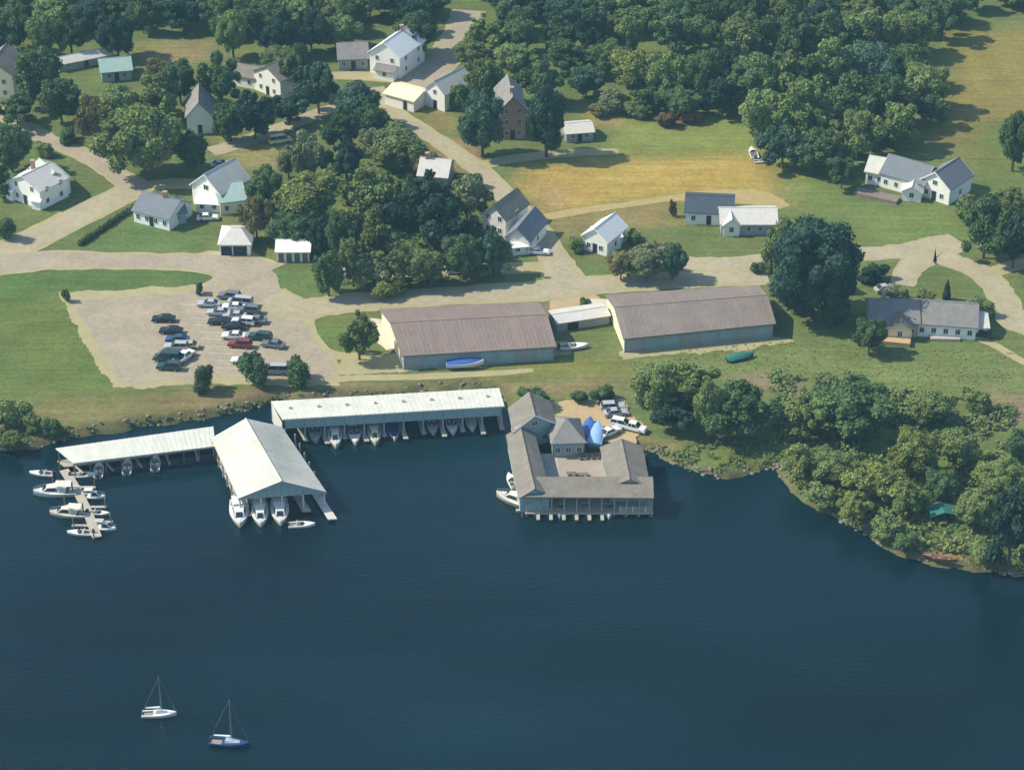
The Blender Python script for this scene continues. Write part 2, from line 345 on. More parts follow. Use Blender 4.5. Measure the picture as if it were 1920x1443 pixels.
ribbon('lane_driveway', [(262, 352, 5), (320, 345, 5), (385, 345, 5)], 5, M_gravel, .04, 'pale lane passing behind the slate roofed cottage')
ribbon('marina_road', [(-120, 512, 9), (0, 495, 8.5), (100, 488, 7), (200, 489, 6), (340, 491, 6), (430, 498, 10), (480, 520, 14)], 6, M_asph, .052, 'grey road running level to the marina lot', .8)
ribbon('shore_road', [(500, 560, 8), (560, 580, 6.5), (640, 570, 5.5), (760, 560, 5.5), (900, 552, 5.5), (1030, 544, 6.5), (1100, 536, 6), (1200, 530, 5), (1330, 522, 5), (1440, 520, 4)], 6.5, M_road, .056, 'pale road behind the long storage buildings', 1.2)
ribbon('diagonal_road', [(700, 165, 3.2), (742, 212, 3.2), (800, 250, 3.4), (862, 292, 3.6), (912, 330, 3.6), (960, 380, 3.8), (1005, 428, 4.2), (1036, 478, 5), (1056, 520, 7), (1070, 545, 9)], 6, M_road, .062, 'pale diagonal road coming down between the houses', .9)
ribbon('upper_street', [(880, 20, 7), (855, 75, 7), (825, 115, 9), (785, 150, 8), (742, 180, 6), (725, 196, 5)], 8, M_asph, .044, 'grey street at the top by the white houses', .8)
ribbon('upper_lane', [(600, 143, 4), (660, 142, 5), (720, 146, 5), (790, 150, 6)], 5, M_gravel, .038, 'narrow pale lane in front of the tall white house')
ribbon('field_road', [(905, 310, 4), (950, 300, 4), (1010, 293, 4), (1080, 287, 4), (1160, 285, 3)], 4, M_gravel, .066, 'pale lane along the top of the dry field')
ribbon('field_track', [(1010, 410, 3), (1080, 397, 3), (1170, 385, 2.6), (1260, 372, 3), (1330, 368, 6), (1420, 372, 7), (1460, 392, 6)], 3, M_trail, .036, 'sandy track along the bottom of the dry field', 0, .25)
ribbon('east_road', [(1270, 494, 5), (1350, 495, 5), (1430, 490, 5), (1530, 484, 5), (1620, 477, 5), (1700, 470, 5.5), (1760, 462, 8), (1800, 452, 6)], 5, M_road, .034, 'pale road passing behind the great dark tree', .5)
ribbon('loop_drive', [(1690, 535, 4), (1705, 505, 4.5), (1745, 478, 6), (1790, 492, 5), (1840, 512, 5), (1872, 545, 5), (1890, 580, 5), (1903, 605, 5), (1960, 625, 5)], 5, M_road, .071, 'sandy drive looping round the grey roofed house', .6)
ribbon('spur_drive', [(1850, 515, 4), (1900, 498, 4), (1990, 480, 4)], 4, M_gravel, .031, 'pale spur leaving the loop drive to the right')
ribbon('garden_path', [(1835, 635, 2), (1870, 650, 2), (1908, 672, 2), (1960, 700, 2)], 2, M_gravel, .033, 'narrow pale path below the grey roofed house')
ribbon('cottage_drive', [(395, 285, 5), (440, 272, 5), (500, 250, 5), (560, 228, 5), (625, 203, 4.5), (690, 192, 4)], 5, M_road, .043, 'pale drive among the trees with a cream van on it')
ribbon('shade_drive', [(590, 500, 4), (700, 512, 3.5), (850, 508, 5), (960, 503, 5), (1040, 500, 4)], 4, M_gravel, .029, 'pale drive half hidden under the roadside trees')
ribbon('cycle_path', [(560, 722, 2), (640, 710, 2.2), (760, 707, 2.2), (880, 702, 2.2), (1000, 694, 1.6)], 2.2, M_gravel, .028, 'thin pale path between the storage shed and the boathouses')
ribbon('gravel_walk', [(610, 560, 3.5), (575, 600, 3.5), (590, 640, 3), (625, 665, 3), (700, 668, 3)], 3, M_gravel, .027, 'gravel strip round the small lawn by the storage shed')
area('storage_yard', [(1030, 560), (1110, 548), (1150, 600), (1060, 615), (1035, 590)], M_dirt, .02, 'sandy yard between the two storage buildings', .5)
area('storage_apron', [(640, 672), (1060, 640), (1075, 662), (900, 688), (640, 702)], M_gravel, .022, 'gravel apron in front of the left storage building', .6)
area('boat_yard', [(1035, 752), (1165, 748), (1205, 800), (1195, 832), (1080, 828), (1020, 790)], M_dirt, .024, 'sandy yard behind the grey boathouse', .5)
area('storage_apron_east', [(1165, 655), (1450, 622), (1490, 640), (1400, 655), (1170, 672)], M_gravel, .023, 'gravel apron in front of the right storage building', .6)
M_conc = mat('bright_concrete', (.55, .50, .38), .9, .08, .4)
area('concrete_pad', [(694, 596), (722, 600), (742, 650), (730, 662), (704, 640)], M_conc, .076, 'bright concrete pad at the end wall of the left storage building', .15)
area('concrete_pad', [(1098, 560), (1136, 562), (1144, 590), (1106, 588)], M_conc, .076, 'bright concrete pad at the end wall of the right storage building', .15)
# stall lines in the lot
lot = [o for o in bpy.data.objects if o.name == 'parking_lot'][0]
a = P(365, 572); b_ = P(430, 690)
mbl = MB(); mbl.box(-2.4, 2.4, -.06, .06, 0, .004); ml = mbl.mesh('stall_line', M_line)
for i in range(10):
    p = a.lerp(b_, i/9); link('stall_line', ml, lot, (p.x, p.y, GZ+.034), R(-4))

# ------------------------------------------------------------------ buildings
def win_mesh(w, h):
    f_ = MB(); t = .09
    f_.box(-w/2, w/2, -.06, 0, 0, t); f_.box(-w/2, w/2, -.06, 0, h-t, h); f_.box(-w/2, -w/2+t, -.06, 0, t, h-t); f_.box(w/2-t, w/2, -.06, 0, t, h-t); f_.box(-.03, .03, -.05, 0, t, h-t)
    g = MB(); g.box(-w/2+t, w/2-t, -.025, .0, t, h-t); return f_.mesh('window', M_trim), g.mesh('pane', M_glass)
WIN = {}
def window(parent, p, q, t, z, w=1.0, h=1.3, mo=None):
    """window on the wall from p to q (outside on the right-hand side)"""
    key = (w, h)
    if key not in WIN: WIN[key] = win_mesh(w, h)
    p = Vector(p[:2]); q = Vector(q[:2]); d = (q-p).normalized(); c = p.lerp(q, t); nn = Vector((d.y, -d.x))
    rz = math.atan2(d.y, d.x)
    o = link('window', WIN[key][0], parent, (c.x+nn.x*.012-parent.location.x, c.y+nn.y*.012-parent.location.y, z-parent.location.z), rz)
    link('pane', WIN[key][1], o)
def door(parent, p, q, t, z, w=1.0, h=2.1, m=None, name='door'):
    p = Vector(p[:2]); q = Vector(q[:2]); d = (q-p).normalized(); c = p.lerp(q, t); nn = Vector((d.y, -d.x))
    mb = MB(); mb.box(-w/2, w/2, -.07, 0, 0, h); me_ = mb.mesh(name, m or M_dark)
    return link(name, me_, parent, (c.x+nn.x*.012-parent.location.x, c.y+nn.y*.012-parent.location.y, z-parent.location.z), math.atan2(d.y, d.x))
def rect(px_fl, px_fr, depth, z=GZ):
    a = P(*px_fl, z); b_ = P(*px_fr, z); d = (b_-a); d.z = 0; d.normalize(); n_ = Vector((-d.y, d.x, 0))
    return [a, b_, b_+n_*depth, a+n_*depth]
def sub(quad, u0, u1, v0, v1):               # part of a quad in its own u, v
    def at(u, v): return quad[0].lerp(quad[1], u).lerp(quad[3].lerp(quad[2], u), v)
    return [at(u0, v0), at(u1, v0), at(u1, v1), at(u0, v1)]
def block(parent, quad, z0, eave, rise, axis='u', wall=M_white, roof=M_rgrey, over=.4, hip=0, t=.18, wins=(1, 1, 0, 0), floors=1, wall_name='wall', fascia=None, ww=1.0):
    """gabled block: axis u = ridge parallel to the front; wins = windows per floor on front, left, right, back"""
    fl, fr, br, bl = [Vector(p) for p in quad]
    if axis == 'v': A = [fr, br, bl, fl]
    else: A = [fl, fr, br, bl]
    a, b_, c, d = A                           # ridge runs a->b
    m0 = (a+d)/2; m1 = (b_+c)/2
    if hip: hd = (m1-m0).normalized()*hip; r0 = m0+hd; r1 = m1-hd
    else: r0, r1 = m0, m1
    z = lambda p, h: Vector((p.x, p.y, z0+h))
    vs_ = [z(a, 0), z(b_, 0), z(c, 0), z(d, 0), z(a, eave), z(b_, eave), z(c, eave), z(d, eave)]
    fs = [(3, 2, 1, 0), (0, 1, 5, 4), (1, 2, 6, 5), (2, 3, 7, 6), (3, 0, 4, 7)]
    if hip: fs.append((4, 5, 6, 7))
    else: vs_ += [z(m0, eave+rise-.01), z(m1, eave+rise-.01)]; fs = [(3, 2, 1, 0), (0, 1, 5, 4), (1, 2, 6, 9, 5), (2, 3, 7, 6), (3, 0, 4, 8, 7), (4, 5, 9, 8), (6, 7, 8, 9)]
    mb = MB(); mb.add(vs_, fs); mb.build(wall_name, wall, parent)
    ud = (b_-a).normalized(); vd = (d-a).normalized(); W = (d-a).length/2; dz = rise*over/W
    U = ud*(over if not hip else over); V = vd*over
    zz = z0+eave+.015
    def pt(p, h): return Vector((p.x, p.y, zz+h))
    ro = MB()
    ea, eb, ec, ed = pt(a-U-V, -dz), pt(b_+U-V, -dz), pt(c+U+V, -dz), pt(d-U+V, -dz)
    if hip:
        R0, R1 = pt(r0, rise), pt(r1, rise)
        lo = [p-Vector((0, 0, t)) for p in (ea, eb, ec, ed)]
        ro.add([ea, eb, ec, ed, R0, R1]+lo, [(0, 1, 5, 4), (1, 2, 5), (2, 3, 4, 5), (3, 0, 4), (6, 7, 1, 0), (7, 8, 2, 1), (8, 9, 3, 2), (9, 6, 0, 3), (9, 8, 7, 6)])
    else:
        R0, R1 = pt(r0-U, rise), pt(r1+U, rise); T = Vector((0, 0, t))
        ro.add([ea, eb, R1, R0, ec, ed, ea-T, eb-T, R1-T, R0-T, ec-T, ed-T],
               [(0, 1, 2, 3), (3, 2, 4, 5), (7, 6, 9, 8), (8, 9, 11, 10), (1, 0, 6, 7), (5, 4, 10, 11), (0, 3, 9, 6), (3, 5, 11, 9), (2, 1, 7, 8), (4, 2, 8, 10)])
    rf = ro.build('roof', roof, parent)
    # ridge cap and gable trim
    rc = MB(); rc.tube(R0+Vector((0, 0, .02)), R1+Vector((0, 0, .02)), .09, n=6); rc.build('ridge_cap', roof, rf if False else parent)
    if fascia:
        fb = MB()
        for e0, e1 in ((ea, R0), (R0, ed), (eb, R1), (R1, ec)) if not hip else ():
            off = (-U if e0 in (ea, R0) and e1 in (R0, ed) else U).normalized()*.05
            fb.add([e0+off-Vector((0, 0, t+.12)), e1+off-Vector((0, 0, t+.12)), e1+off+Vector((0, 0, .03)), e0+off+Vector((0, 0, .03)),
                    e0-Vector((0, 0, t+.12)), e1-Vector((0, 0, t+.12)), e1+Vector((0, 0, .03)), e0+Vector((0, 0, .03))],
                   [(0, 1, 2, 3), (7, 6, 5, 4), (3, 2, 6, 7), (0, 4, 5, 1)])
        if fb.v: fb.build('fascia', fascia, parent)
    sides = [(fl, fr), (bl, fl), (fr, br), (br, bl)]
    for (p, q), k in zip(sides, wins):
        for fl_ in range(floors):
            zz_ = z0+(.9 if floors == 1 or fl_ == 0 else 0)+fl_*(2.7+.9)
            if fl_: zz_ = z0+.9+fl_*2.7
            for i in range(k): window(parent, p, q, (i+.5)/k, zz_, ww, 1.25)
    return rf
def seams(parent, quad, n, m, z=.0, w=.05, h=.07):
    mb = MB(); a, b_, c, d = [Vector(p) for p in quad]
    for i in range(1, n):
        p = a.lerp(b_, i/n); q_ = d.lerp(c, i/n); e = (b_-a).normalized()*w; H_ = Vector((0, 0, h)); Z_ = Vector((0, 0, z-.02))
        mb.add([p-e+Z_, p+e+Z_, q_+e+Z_, q_-e+Z_, p-e+Z_+H_, p+e+Z_+H_, q_+e+Z_+H_, q_-e+Z_+H_], [(4, 5, 6, 7), (0, 1, 5, 4), (1, 2, 6, 5), (2, 3, 7, 6), (3, 0, 4, 7)])
    o = mb.build('roof_seams', m, parent); o['kind'] = 'stuff'; return o
def chimney(rf, parent, p, z0, z1, m=None):
    mb = MB(); mb.box(p.x-.4, p.x+.4, p.y-.4, p.y+.4, z0, z1-.15); mb.box(p.x-.5, p.x+.5, p.y-.5, p.y+.5, z1-.15, z1)
    o = mb.build('chimney', m or M_brick, parent)
    return o
def btop(name, quad, label, cat_, group=None, z=GZ):
    c = sum((Vector(p) for p in quad), Vector())/4
    return empty(name, (c.x, c.y, z), 0, label=label, cat=cat_, group=group)

HG = 'houses of the shore village'
def house(label, fl, fr, depth, eave, rise, axis='u', name='house', cat_='house', chim=None, dr=.5, **k):
    q = rect(fl, fr, depth); t_ = btop(name, q, label, cat_, HG if cat_ == 'house' else None)
    rf = block(t_, q, GZ, eave, rise, axis, **k)
    if dr is not None: door(t_, q[0], q[1], dr, GZ+.1)
    if chim:
        s_ = sub(q, chim[0], chim[0], chim[1], chim[1])[0]; chimney(rf, t_, s_, GZ+eave, GZ+eave+rise+1.2)
    return t_, q

# far left white farmhouse
t_, q = house('white farmhouse with pinkish roof and white side wing beside the far left road', (20, 372), (78, 394), 8, 4.6, 2.2, 'v', roof=M_rlight, wins=(2, 2, 2, 0), floors=2, chim=(.3, .6))
q2 = rect((80, 376), (133, 362), 7.5); block(t_, q2, GZ, 4.0, 2.0, 'v', roof=M_rgreen, wins=(2, 0, 1, 0))
q3 = rect((12, 372), (24, 378), 3.5); block(t_, q3, GZ, 2.6, .8, 'u', roof=M_white, wins=(1, 0, 0, 0))
q4 = rect((60, 392), (76, 395), 2.0); block(t_, q4, GZ, 2.4, .6, 'u', roof=M_white, wins=(0, 0, 0, 0))
house('cream house with big bright gable at the upper left edge among dark trees', (-40, 182), (28, 186), 10, 6.2, 3.2, 'v', wall=M_cream, roof=M_rwarm, wins=(2, 1, 1, 0), floors=2)
house('long low shed with pale metal roof in the clearing at upper left', (113, 136), (212, 116), 4, 2.2, .9, 'u', name='shed', cat_='shed', wall=M_wallgrey, roof=M_rlight, wins=(3, 0, 0, 0))
house('small house with pale teal roof below the long low shed', (192, 155), (248, 150), 7, 2.8, 1.8, 'u', roof=M_rteal, wall=M_rteal, wins=(2, 1, 0, 0))
house('grey roofed cottage with white gable end peeping from dark trees above the round tree', (352, 252), (400, 250), 10, 4.6, 3.2, 'v', roof=M_rgrey, wins=(1, 1, 1, 0), floors=1)
t_, q = house('white house with tan roof in the trees, upper left of the cream van', (478, 168), (527, 188), 9, 5.0, 2.4, 'v', roof=M_rwarm, wins=(2, 1, 1, 0), floors=2)
q2 = rect((438, 160), (478, 168), 6); block(t_, q2, GZ, 3.0, 1.5, 'u', roof=M_rwarm, wins=(2, 1, 0, 0))
t_, q = house('tall white house with white roof at the top of the grey street', (694, 136), (750, 148), 12, 5.6, 3.0, 'v', roof=M_white, wins=(2, 2, 2, 0), floors=2, chim=(.5, .7))
q2 = rect((704, 148), (738, 154), 3); block(t_, q2, GZ, 2.6, .8, 'u', roof=M_rgrey, wins=(1, 0, 0, 0))
house('flat looking outbuilding with cream wall and sandy roof beside the grey street', (722, 196), (776, 211), 7, 3.0, 1.0, 'u', name='outbuilding', cat_='garage', wall=M_white, roof=M_cream, wins=(0, 0, 0, 0), dr=.7)
house('narrow white house with pale blue roof right of the sandy roofed outbuilding', (798, 198), (834, 210), 10, 4.6, 2.4, 'v', roof=M_rlight, wins=(1, 1, 1, 0), floors=2)
house('brown roofed house beside the tall white house at the top edge', (636, 132), (690, 130), 9, 3.0, 2.2, 'u', wall=M_wallgrey, roof=M_rgrey, wins=(3, 1, 0, 0))
t_, q = house('tall pink brick house with cream gable wedged between dark trees', (938, 262), (985, 260), 12, 7.5, 3.0, 'v', wall=M_brick, roof=M_rgrey, wins=(2, 1, 1, 0), floors=3, chim=(.5, .2))
house('low grey shed with pale roof right of the pink brick house', (1062, 268), (1112, 264), 6, 2.4, 1.0, 'u', name='shed', cat_='shed', wall=M_wallgrey, roof=M_rlight, wins=(2, 0, 0, 0))
t_, q = house('white cottage with slate blue roof inside the bend of the pale road', (252, 416), (318, 433), 8.5, 3.0, 2.3, 'u', roof=M_rslate, wins=(4, 2, 1, 0), chim=(.6, .5))
q2 = rect((318, 424), (350, 418), 6.5); block(t_, q2, GZ, 2.8, 1.8, 'u', wall=M_teal, roof=M_rslate, wins=(1, 0, 1, 0))  # wing wall in teal: its shade is painted into the wall colour
t_, q = house('white gabled house with grey side wing above the white garage', (362, 378), (416, 397), 9, 4.4, 3.4, 'v', roof=M_rlight, wins=(2, 1, 1, 0), floors=1, fascia=M_trim)
window(t_, q[0], q[1], .5, GZ+3.9, 1.4, 1.3)
q2 = rect((414, 404), (462, 398), 10); block(t_, q2, GZ, 3.2, 1.8, 'u', roof=M_rteal, wall=M_cream, wins=(2, 0, 1, 0))
q3 = rect((368, 398), (414, 400), 4); block(t_, q3, GZ, 2.3, .6, 'u', roof=M_white, wins=(2, 1, 0, 0))
t_, q = house('hip roofed white garage with two dark doors beside the marina road', (413, 479), (470, 479), 8, 2.8, 1.6, 'u', name='garage', cat_='garage', roof=M_rlight, wins=(0, 0, 0, 0), hip=2.2, dr=None)
door(t_, q[0], q[1], .22, GZ+.02, 2.2, 2.1, M_dark, 'garage_door'); door(t_, q[0], q[1], .66, GZ+.02, 2.8, 2.1, M_dark, 'garage_door')
t_, q = house('white shed with ribbed white roof at the wood edge right of the garage', (520, 491), (580, 491), 5.5, 2.6, 1.1, 'u', name='shed', cat_='shed', roof=M_white, wins=(0, 0, 0, 0), dr=None)
for i in range(4): door(t_, q[0], q[1], (i+.5)/4, GZ+.05, 1.1, 1.9, M_pile)
t_, q = house('pale pinkish roofed house left of the diagonal road above the trees', (905, 436), (948, 448), 9, 4.6, 2.6, 'v', wall=M_white, roof=M_rwarm, wins=(2, 1, 1, 0), floors=2)
t_, q = house('blue grey roofed house at the bend of the diagonal road', (948, 470), (992, 478), 10, 3.4, 2.4, 'v', wall=M_white, roof=M_rslate, wins=(2, 1, 1, 0))
q2 = rect((962, 480), (1000, 476), 2.5); block(t_, q2, GZ, 2.2, .6, 'u', roof=M_white, wins=(2, 0, 0, 0))
house('house with broken outline of grey roofs half hidden behind the darkest tree', (785, 352), (838, 356), 8, 3.2, 2.2, 'u', roof=M_rlight, wall=M_wallgrey, wins=(3, 1, 0, 0), chim=(.2, .5))
t_, q = house('small bright white house right of the diagonal road', (1092, 468), (1138, 481), 8, 3.6, 2.2, 'v', wall=M_white, roof=M_white, wins=(2, 1, 1, 0))
q2 = rect((1140, 472), (1164, 466), 6.5); block(t_, q2, GZ, 3.0, 1.6, 'u', roof=M_white, wins=(1, 0, 1, 0))
t_, q = house('long low house of dark roof and pale front wing below the dry field', (1285, 420), (1372, 424), 9, 3.0, 1.6, 'u', name='house', roof=M_rdark, wall=M_white, wins=(3, 1, 0, 0))
q2 = rect((1352, 441), (1455, 441), 8); block(t_, q2, GZ, 2.8, 1.6, 'u', roof=M_rlight, wall=M_wallgrey, wins=(5, 0, 1, 0))
q3 = rect((1356, 443), (1386, 443), 5); block(t_, q3, GZ, 2.8, 1.3, 'v', roof=M_rlight, wall=M_white, wins=(1, 0, 0, 0))
t_, q = house('rambling white house with slate roofs and pale gables below the wood', (1722, 366), (1778, 385), 9, 4.0, 2.8, 'v', roof=M_rslate, wins=(2, 1, 1, 0), floors=1, fascia=M_trim)
window(t_, q[0], q[1], .5, GZ+3.6, 1.2, 1.2)
q2 = rect((1650, 350), (1728, 372), 8); block(t_, q2, GZ, 3.6, 2.6, 'u', roof=M_rslate, wins=(4, 0, 0, 0), fascia=M_trim)
q3 = rect((1622, 344), (1656, 350), 7); block(t_, q3, GZ, 3.2, 2.0, 'u', roof=M_rlight, wins=(2, 1, 0, 0))
q4 = rect((1690, 376), (1726, 380), 3.5); block(t_, q4, GZ, 2.5, 1.2, 'v', roof=M_rlight, wins=(1, 1, 0, 0))
q5 = rect((1600, 366), (1680, 384), 3.0, GZ); mbp = MB(); mbp.prism([tuple(p[:2]) for p in q5], GZ, GZ+.7); mbp.build('terrace', M_rpink, t_)
t_, q = house('low grey roofed house with tan walls and white bays above the shore trees', (1630, 630), (1720, 632), 9.5, 3.2, 2.4, 'u', wall=M_tan, roof=M_rgrey, wins=(4, 1, 0, 0), chim=(.3, .6))
q2 = rect((1716, 630), (1828, 638), 9.5); block(t_, q2, GZ, 3.1, 2.3, 'u', wall=M_white, roof=M_rgrey, wins=(5, 0, 1, 0))
q3 = rect((1664, 638), (1708, 640), 4); block(t_, q3, GZ, 3.0, 1.6, 'v', wall=M_cream, roof=M_rwarm, wins=(1, 1, 0, 0))
mbp = MB(); mbp.prism([tuple(p[:2]) for p in rect((1618, 644), (1706, 652), 3.5)], GZ, GZ+.9); mbp.build('wooden_terrace', M_tan, t_)
q4 = rect((1800, 634), (1850, 634), 6); block(t_, q4, GZ, 2.6, 1.3, 'u', wall=M_white, roof=M_rlight, wins=(2, 0, 1, 0))
q5 = rect((1745, 640), (1800, 641), 3.5, GZ); mbp = MB(); mbp.prism([tuple(p[:2]) for p in q5], GZ, GZ+.6); mbp.build('terrace', M_deck, t_)

# long storage buildings
def storage(label, fl, fr, depth, roof, ndoor):
    q = [P(*p_, GZ+3.3) for p_ in (fl, fr, depth[0], depth[1])]
    for v_ in q: v_.z = GZ
    t_ = btop('storage_building', q, label, 'storage building', 'long boat storage buildings')
    block(t_, q, GZ, 3.3, 1.9, 'u', wall=M_wallgrey, roof=roof, over=.45, wins=(0, 0, 0, 0), t=.22)
    m0_ = (q[0]+q[3])/2+Vector((0, 0, 5.22)); m1_ = (q[1]+q[2])/2+Vector((0, 0, 5.22)); E_ = Vector((0, 0, 3.32))
    seams(t_, [q[0]+E_, q[1]+E_, m1_, m0_], 34, roof); seams(t_, [m0_, m1_, q[2]+E_, q[3]+E_], 34, roof)
    # end wall with its sunlit look painted in as cream, and white corner trim
    a, b_ = q[3], q[0]; d = (b_-a).normalized(); nn = Vector((d.y, -d.x, 0))*.06; m_ = (a+b_)/2
    mb = MB(); z = lambda p, h: Vector((p.x, p.y, GZ+h))
    f_ = [z(a, .0), z(b_, .0), z(b_, 3.28), z(m_, 5.12), z(a, 3.28)]; g_ = [p+nn for p in f_]
    mb.add(f_+g_, [(5, 6, 7, 8, 9)]+[(i, (i+1) % 5, 5+(i+1) % 5, 5+i) for i in range(5)]); mb.build('end_wall', M_cream, t_)
    for i in range(ndoor):
        door(t_, q[0], q[1], (i+.5)/ndoor, GZ+.02, 3.0, 2.6, M_teal if i % 3 else M_wallgrey, 'roller_door')
    e = [link('', None)] if False else None
    for i in range(4):
        c = a.lerp(b_, .2+.2*i)
    w_ = MB(); w_.tube(z(q[0], .1)+nn+Vector((-.05, -.05, 0)), z(q[0], 3.2)+nn+Vector((-.05, -.05, 0)), .12, n=6); w_.build('corner_trim', M_white, t_)
    return t_, q
storage('left long storage building with faded pinkish brown metal roof and cream end wall', (757, 664), (1038, 647), ((1006, 566), (716, 580)), M_rpink, 8)
storage('right long storage building with faded taupe metal roof and cream end wall', (1172, 632), (1450, 604), ((1419, 536), (1139, 553)), M_rpink2, 8)
q = rect((1045, 622), (1142, 607), 5); t_ = btop('lean_to_shed', q, 'low shed with pale grey roof between the two storage buildings', 'shed')
block(t_, q, GZ, 2.0, .5, 'u', wall=M_wallgrey, roof=M_rlight, wins=(0, 0, 0, 0), over=.3); door(t_, q[0], q[1], .3, GZ, 2.2, 1.8, M_dark)

# ------------------------------------------------------------------ marina boathouses
def post(parent, p, z0, z1, r=.14, m=None, name='post'):
    mb = MB(); mb.tube((p.x, p.y, z0), (p.x, p.y, z1), r, n=8); return mb.build(name, m or M_pile, parent)
def deckq(parent, quad, z=.75, name='deck', m=None, t=.22):
    mb = MB(); mb.slab([(p.x, p.y, z) for p in quad], t); return mb.build(name, m or M_deck, parent)
def quadp(fl, fr, br, bl, zf, zb=None):
    zb = zf if zb is None else zb; return [P(*fl, zf), P(*fr, zf), P(*br, zb), P(*bl, zb)]
# covered slips, long white roof
q = quadp((530, 786), (946, 761), (936, 727), (508, 752), 5.3, 4.5)
T = btop('covered_slips', q, 'long white roofed boathouse with a row of open slips facing the lake', 'boathouse', z=0)
mb = MB(); mb.slab([p+Vector((0, 0, .0)) for p in q], .25); rf = mb.build('roof', M_rw, T)
seams(T, q, 46, M_rw)
for i in range(8):
    c = sub(q, (i+.5)/8, (i+.5)/8, .55, .55)[0]; mb = MB(); mb.box(c.x-.25, c.x+.25, c.y-.25, c.y+.25, c.z-.05, c.z+.32); mb.build('roof_vent', M_wallgrey, T)
fl, fr, br, bl = q; ins = lambda a, b_, d: a+(b_-a).normalized()*d
NB = 11; wl0 = ins(fl, fr, .4); wr0 = ins(fr, fl, .4); inn = (bl-fl).normalized()*.35; inn.z = 0
def wallq(parent, a, b_, z0, z1, t, m, name):
    d = (b_-a); d.z = 0; d.normalize(); nn = Vector((-d.y, d.x, 0))*t
    mb = MB(); mb.prism([tuple(p[:2]) for p in (a, b_, b_+nn, a+nn)], z0, z1); return mb.build(name, m, parent)
for i in range(NB):
    a = (wl0+inn).lerp(wr0+inn, i/NB+.0008); b_ = (wl0+inn).lerp(wr0+inn, (i+1)/NB-.0008); wallq(T, a, b_, 3.1, 5.02, .1, M_teal, 'wall_panel')
wallq(T, bl+inn*0+(fl-bl).normalized()*.8, br+(fr-br).normalized()*.8, .2, 4.2, .12, M_wallgrey, 'back_wall')
wallq(T, ins(fl, bl, .4), ins(bl, fl, .6), .6, 4.3, .12, M_rw, 'side_wall')
for i in range(NB+1):
    p = (wl0+inn).lerp(wr0+inn, i/NB); post(T, p, -1.2, 3.2, .17, M_wallgrey)
    pb = ins(bl, br, .4).lerp(ins(br, bl, .4), i/NB); pb.z = 0; f0 = p.copy(); f0.z = 0
    out = f0+(f0-pb).normalized()*(.6 if i % 2 else 2.0); dd = (wr0-wl0).normalized()*.45; dd.z = 0
    deckq(T, [out-dd, out+dd, pb+dd, pb-dd], .7, 'finger_dock')
post(T, bl+(fl-bl).normalized(), -.5, 4.3)
deckq(T, [ins(bl, fl, 2.2), ins(br, fr, 2.2), br, bl], .76, 'walkway')
SL = [(((wl0+inn).lerp(wr0+inn, (i+.5)/NB))) for i in range(NB)]

# west covered dock
q = quadp((138, 868), (404, 836), (400, 799), (104, 840), 3.1, 3.3)
T = btop('covered_dock', q, 'low pale roofed covered dock running left from the gabled boathouse', 'boathouse', z=0)
mb = MB(); mb.slab(q, .2); mb.build('roof', M_rw, T)
seams(T, q, 30, M_rw)
fl, fr, br, bl = q
for i in range(10):
    for a, b_ in ((ins(fl, bl, .4), ins(fr, br, .4)), (ins(bl, fl, .4), ins(br, fr, .4))):
        p = a.lerp(b_, .01+i/9*.98); post(T, p, -1.0, 3.0, .12)
wallq(T, ins(fl, bl, .3), ins(fr, br, .3), 2.55, 2.98, .1, M_wallgrey, 'header_beam')
deckq(T, sub(q, 0, 1, .55, .98), .7, 'walkway')
for i in range(5): deckq(T, sub(q, .06+i*.2, .075+i*.2, .0, .55), .68, 'finger_dock')
WD = q

# gabled pavilion
zE = 4.0; q = quadp((447, 934), (612, 922), (528, 799), (396, 821), zE)
T = btop('gabled_boathouse', q, 'big white gabled boathouse standing over the water with boats at its open end', 'boathouse', z=0)
fl, fr, br, bl = q; rise = 2.9
m0 = (fl+fr)/2+Vector((0, 0, rise)); m1 = (bl+br)/2+Vector((0, 0, rise))
mb = MB(); mb.slab([fl, m0, m1, bl], .22); mb.build('roof', M_rw2, T).name = 'roof_slope'
mb = MB(); mb.slab([m0, fr, br, m1], .22); mb.build('roof_slope', M_rw2, T)
mb = MB(); mb.tube(m0+Vector((0, 0, .03)), m1+Vector((0, 0, .03)), .14, n=6); mb.build('ridge_cap', M_rw2, T)
axd = (bl-fl).normalized()
seams(T, [fl, bl, m1, m0], 26, M_rw2); seams(T, [m0, m1, br, fr], 26, M_rw2)
f2, g2, h2 = fl+axd*.5, fr+axd*.5, m0+axd*.5
for k in range(12):                          # vertical boards of the gable end
    t0, t1 = k/12+.002, (k+1)/12-.002
    def top(t): p = f2.lerp(g2, t); return p, zE-.25+rise*(1-abs(2*t-1))
    (pa, za), (pb, zb_) = top(t0), top(t1); dn = axd*.08
    mb = MB(); lo = zE-.55
    vs_ = [(pa.x, pa.y, lo), (pb.x, pb.y, lo), (pb.x, pb.y, zb_), (pa.x, pa.y, za)]; vs2 = [(x+dn.x, y+dn.y, z) for x, y, z in vs_]
    mb.add(vs_+vs2, [(0, 1, 2, 3), (7, 6, 5, 4), (0, 4, 5, 1), (2, 6, 7, 3), (1, 5, 6, 2), (3, 7, 4, 0)]); mb.build('gable_board', M_teal, T)
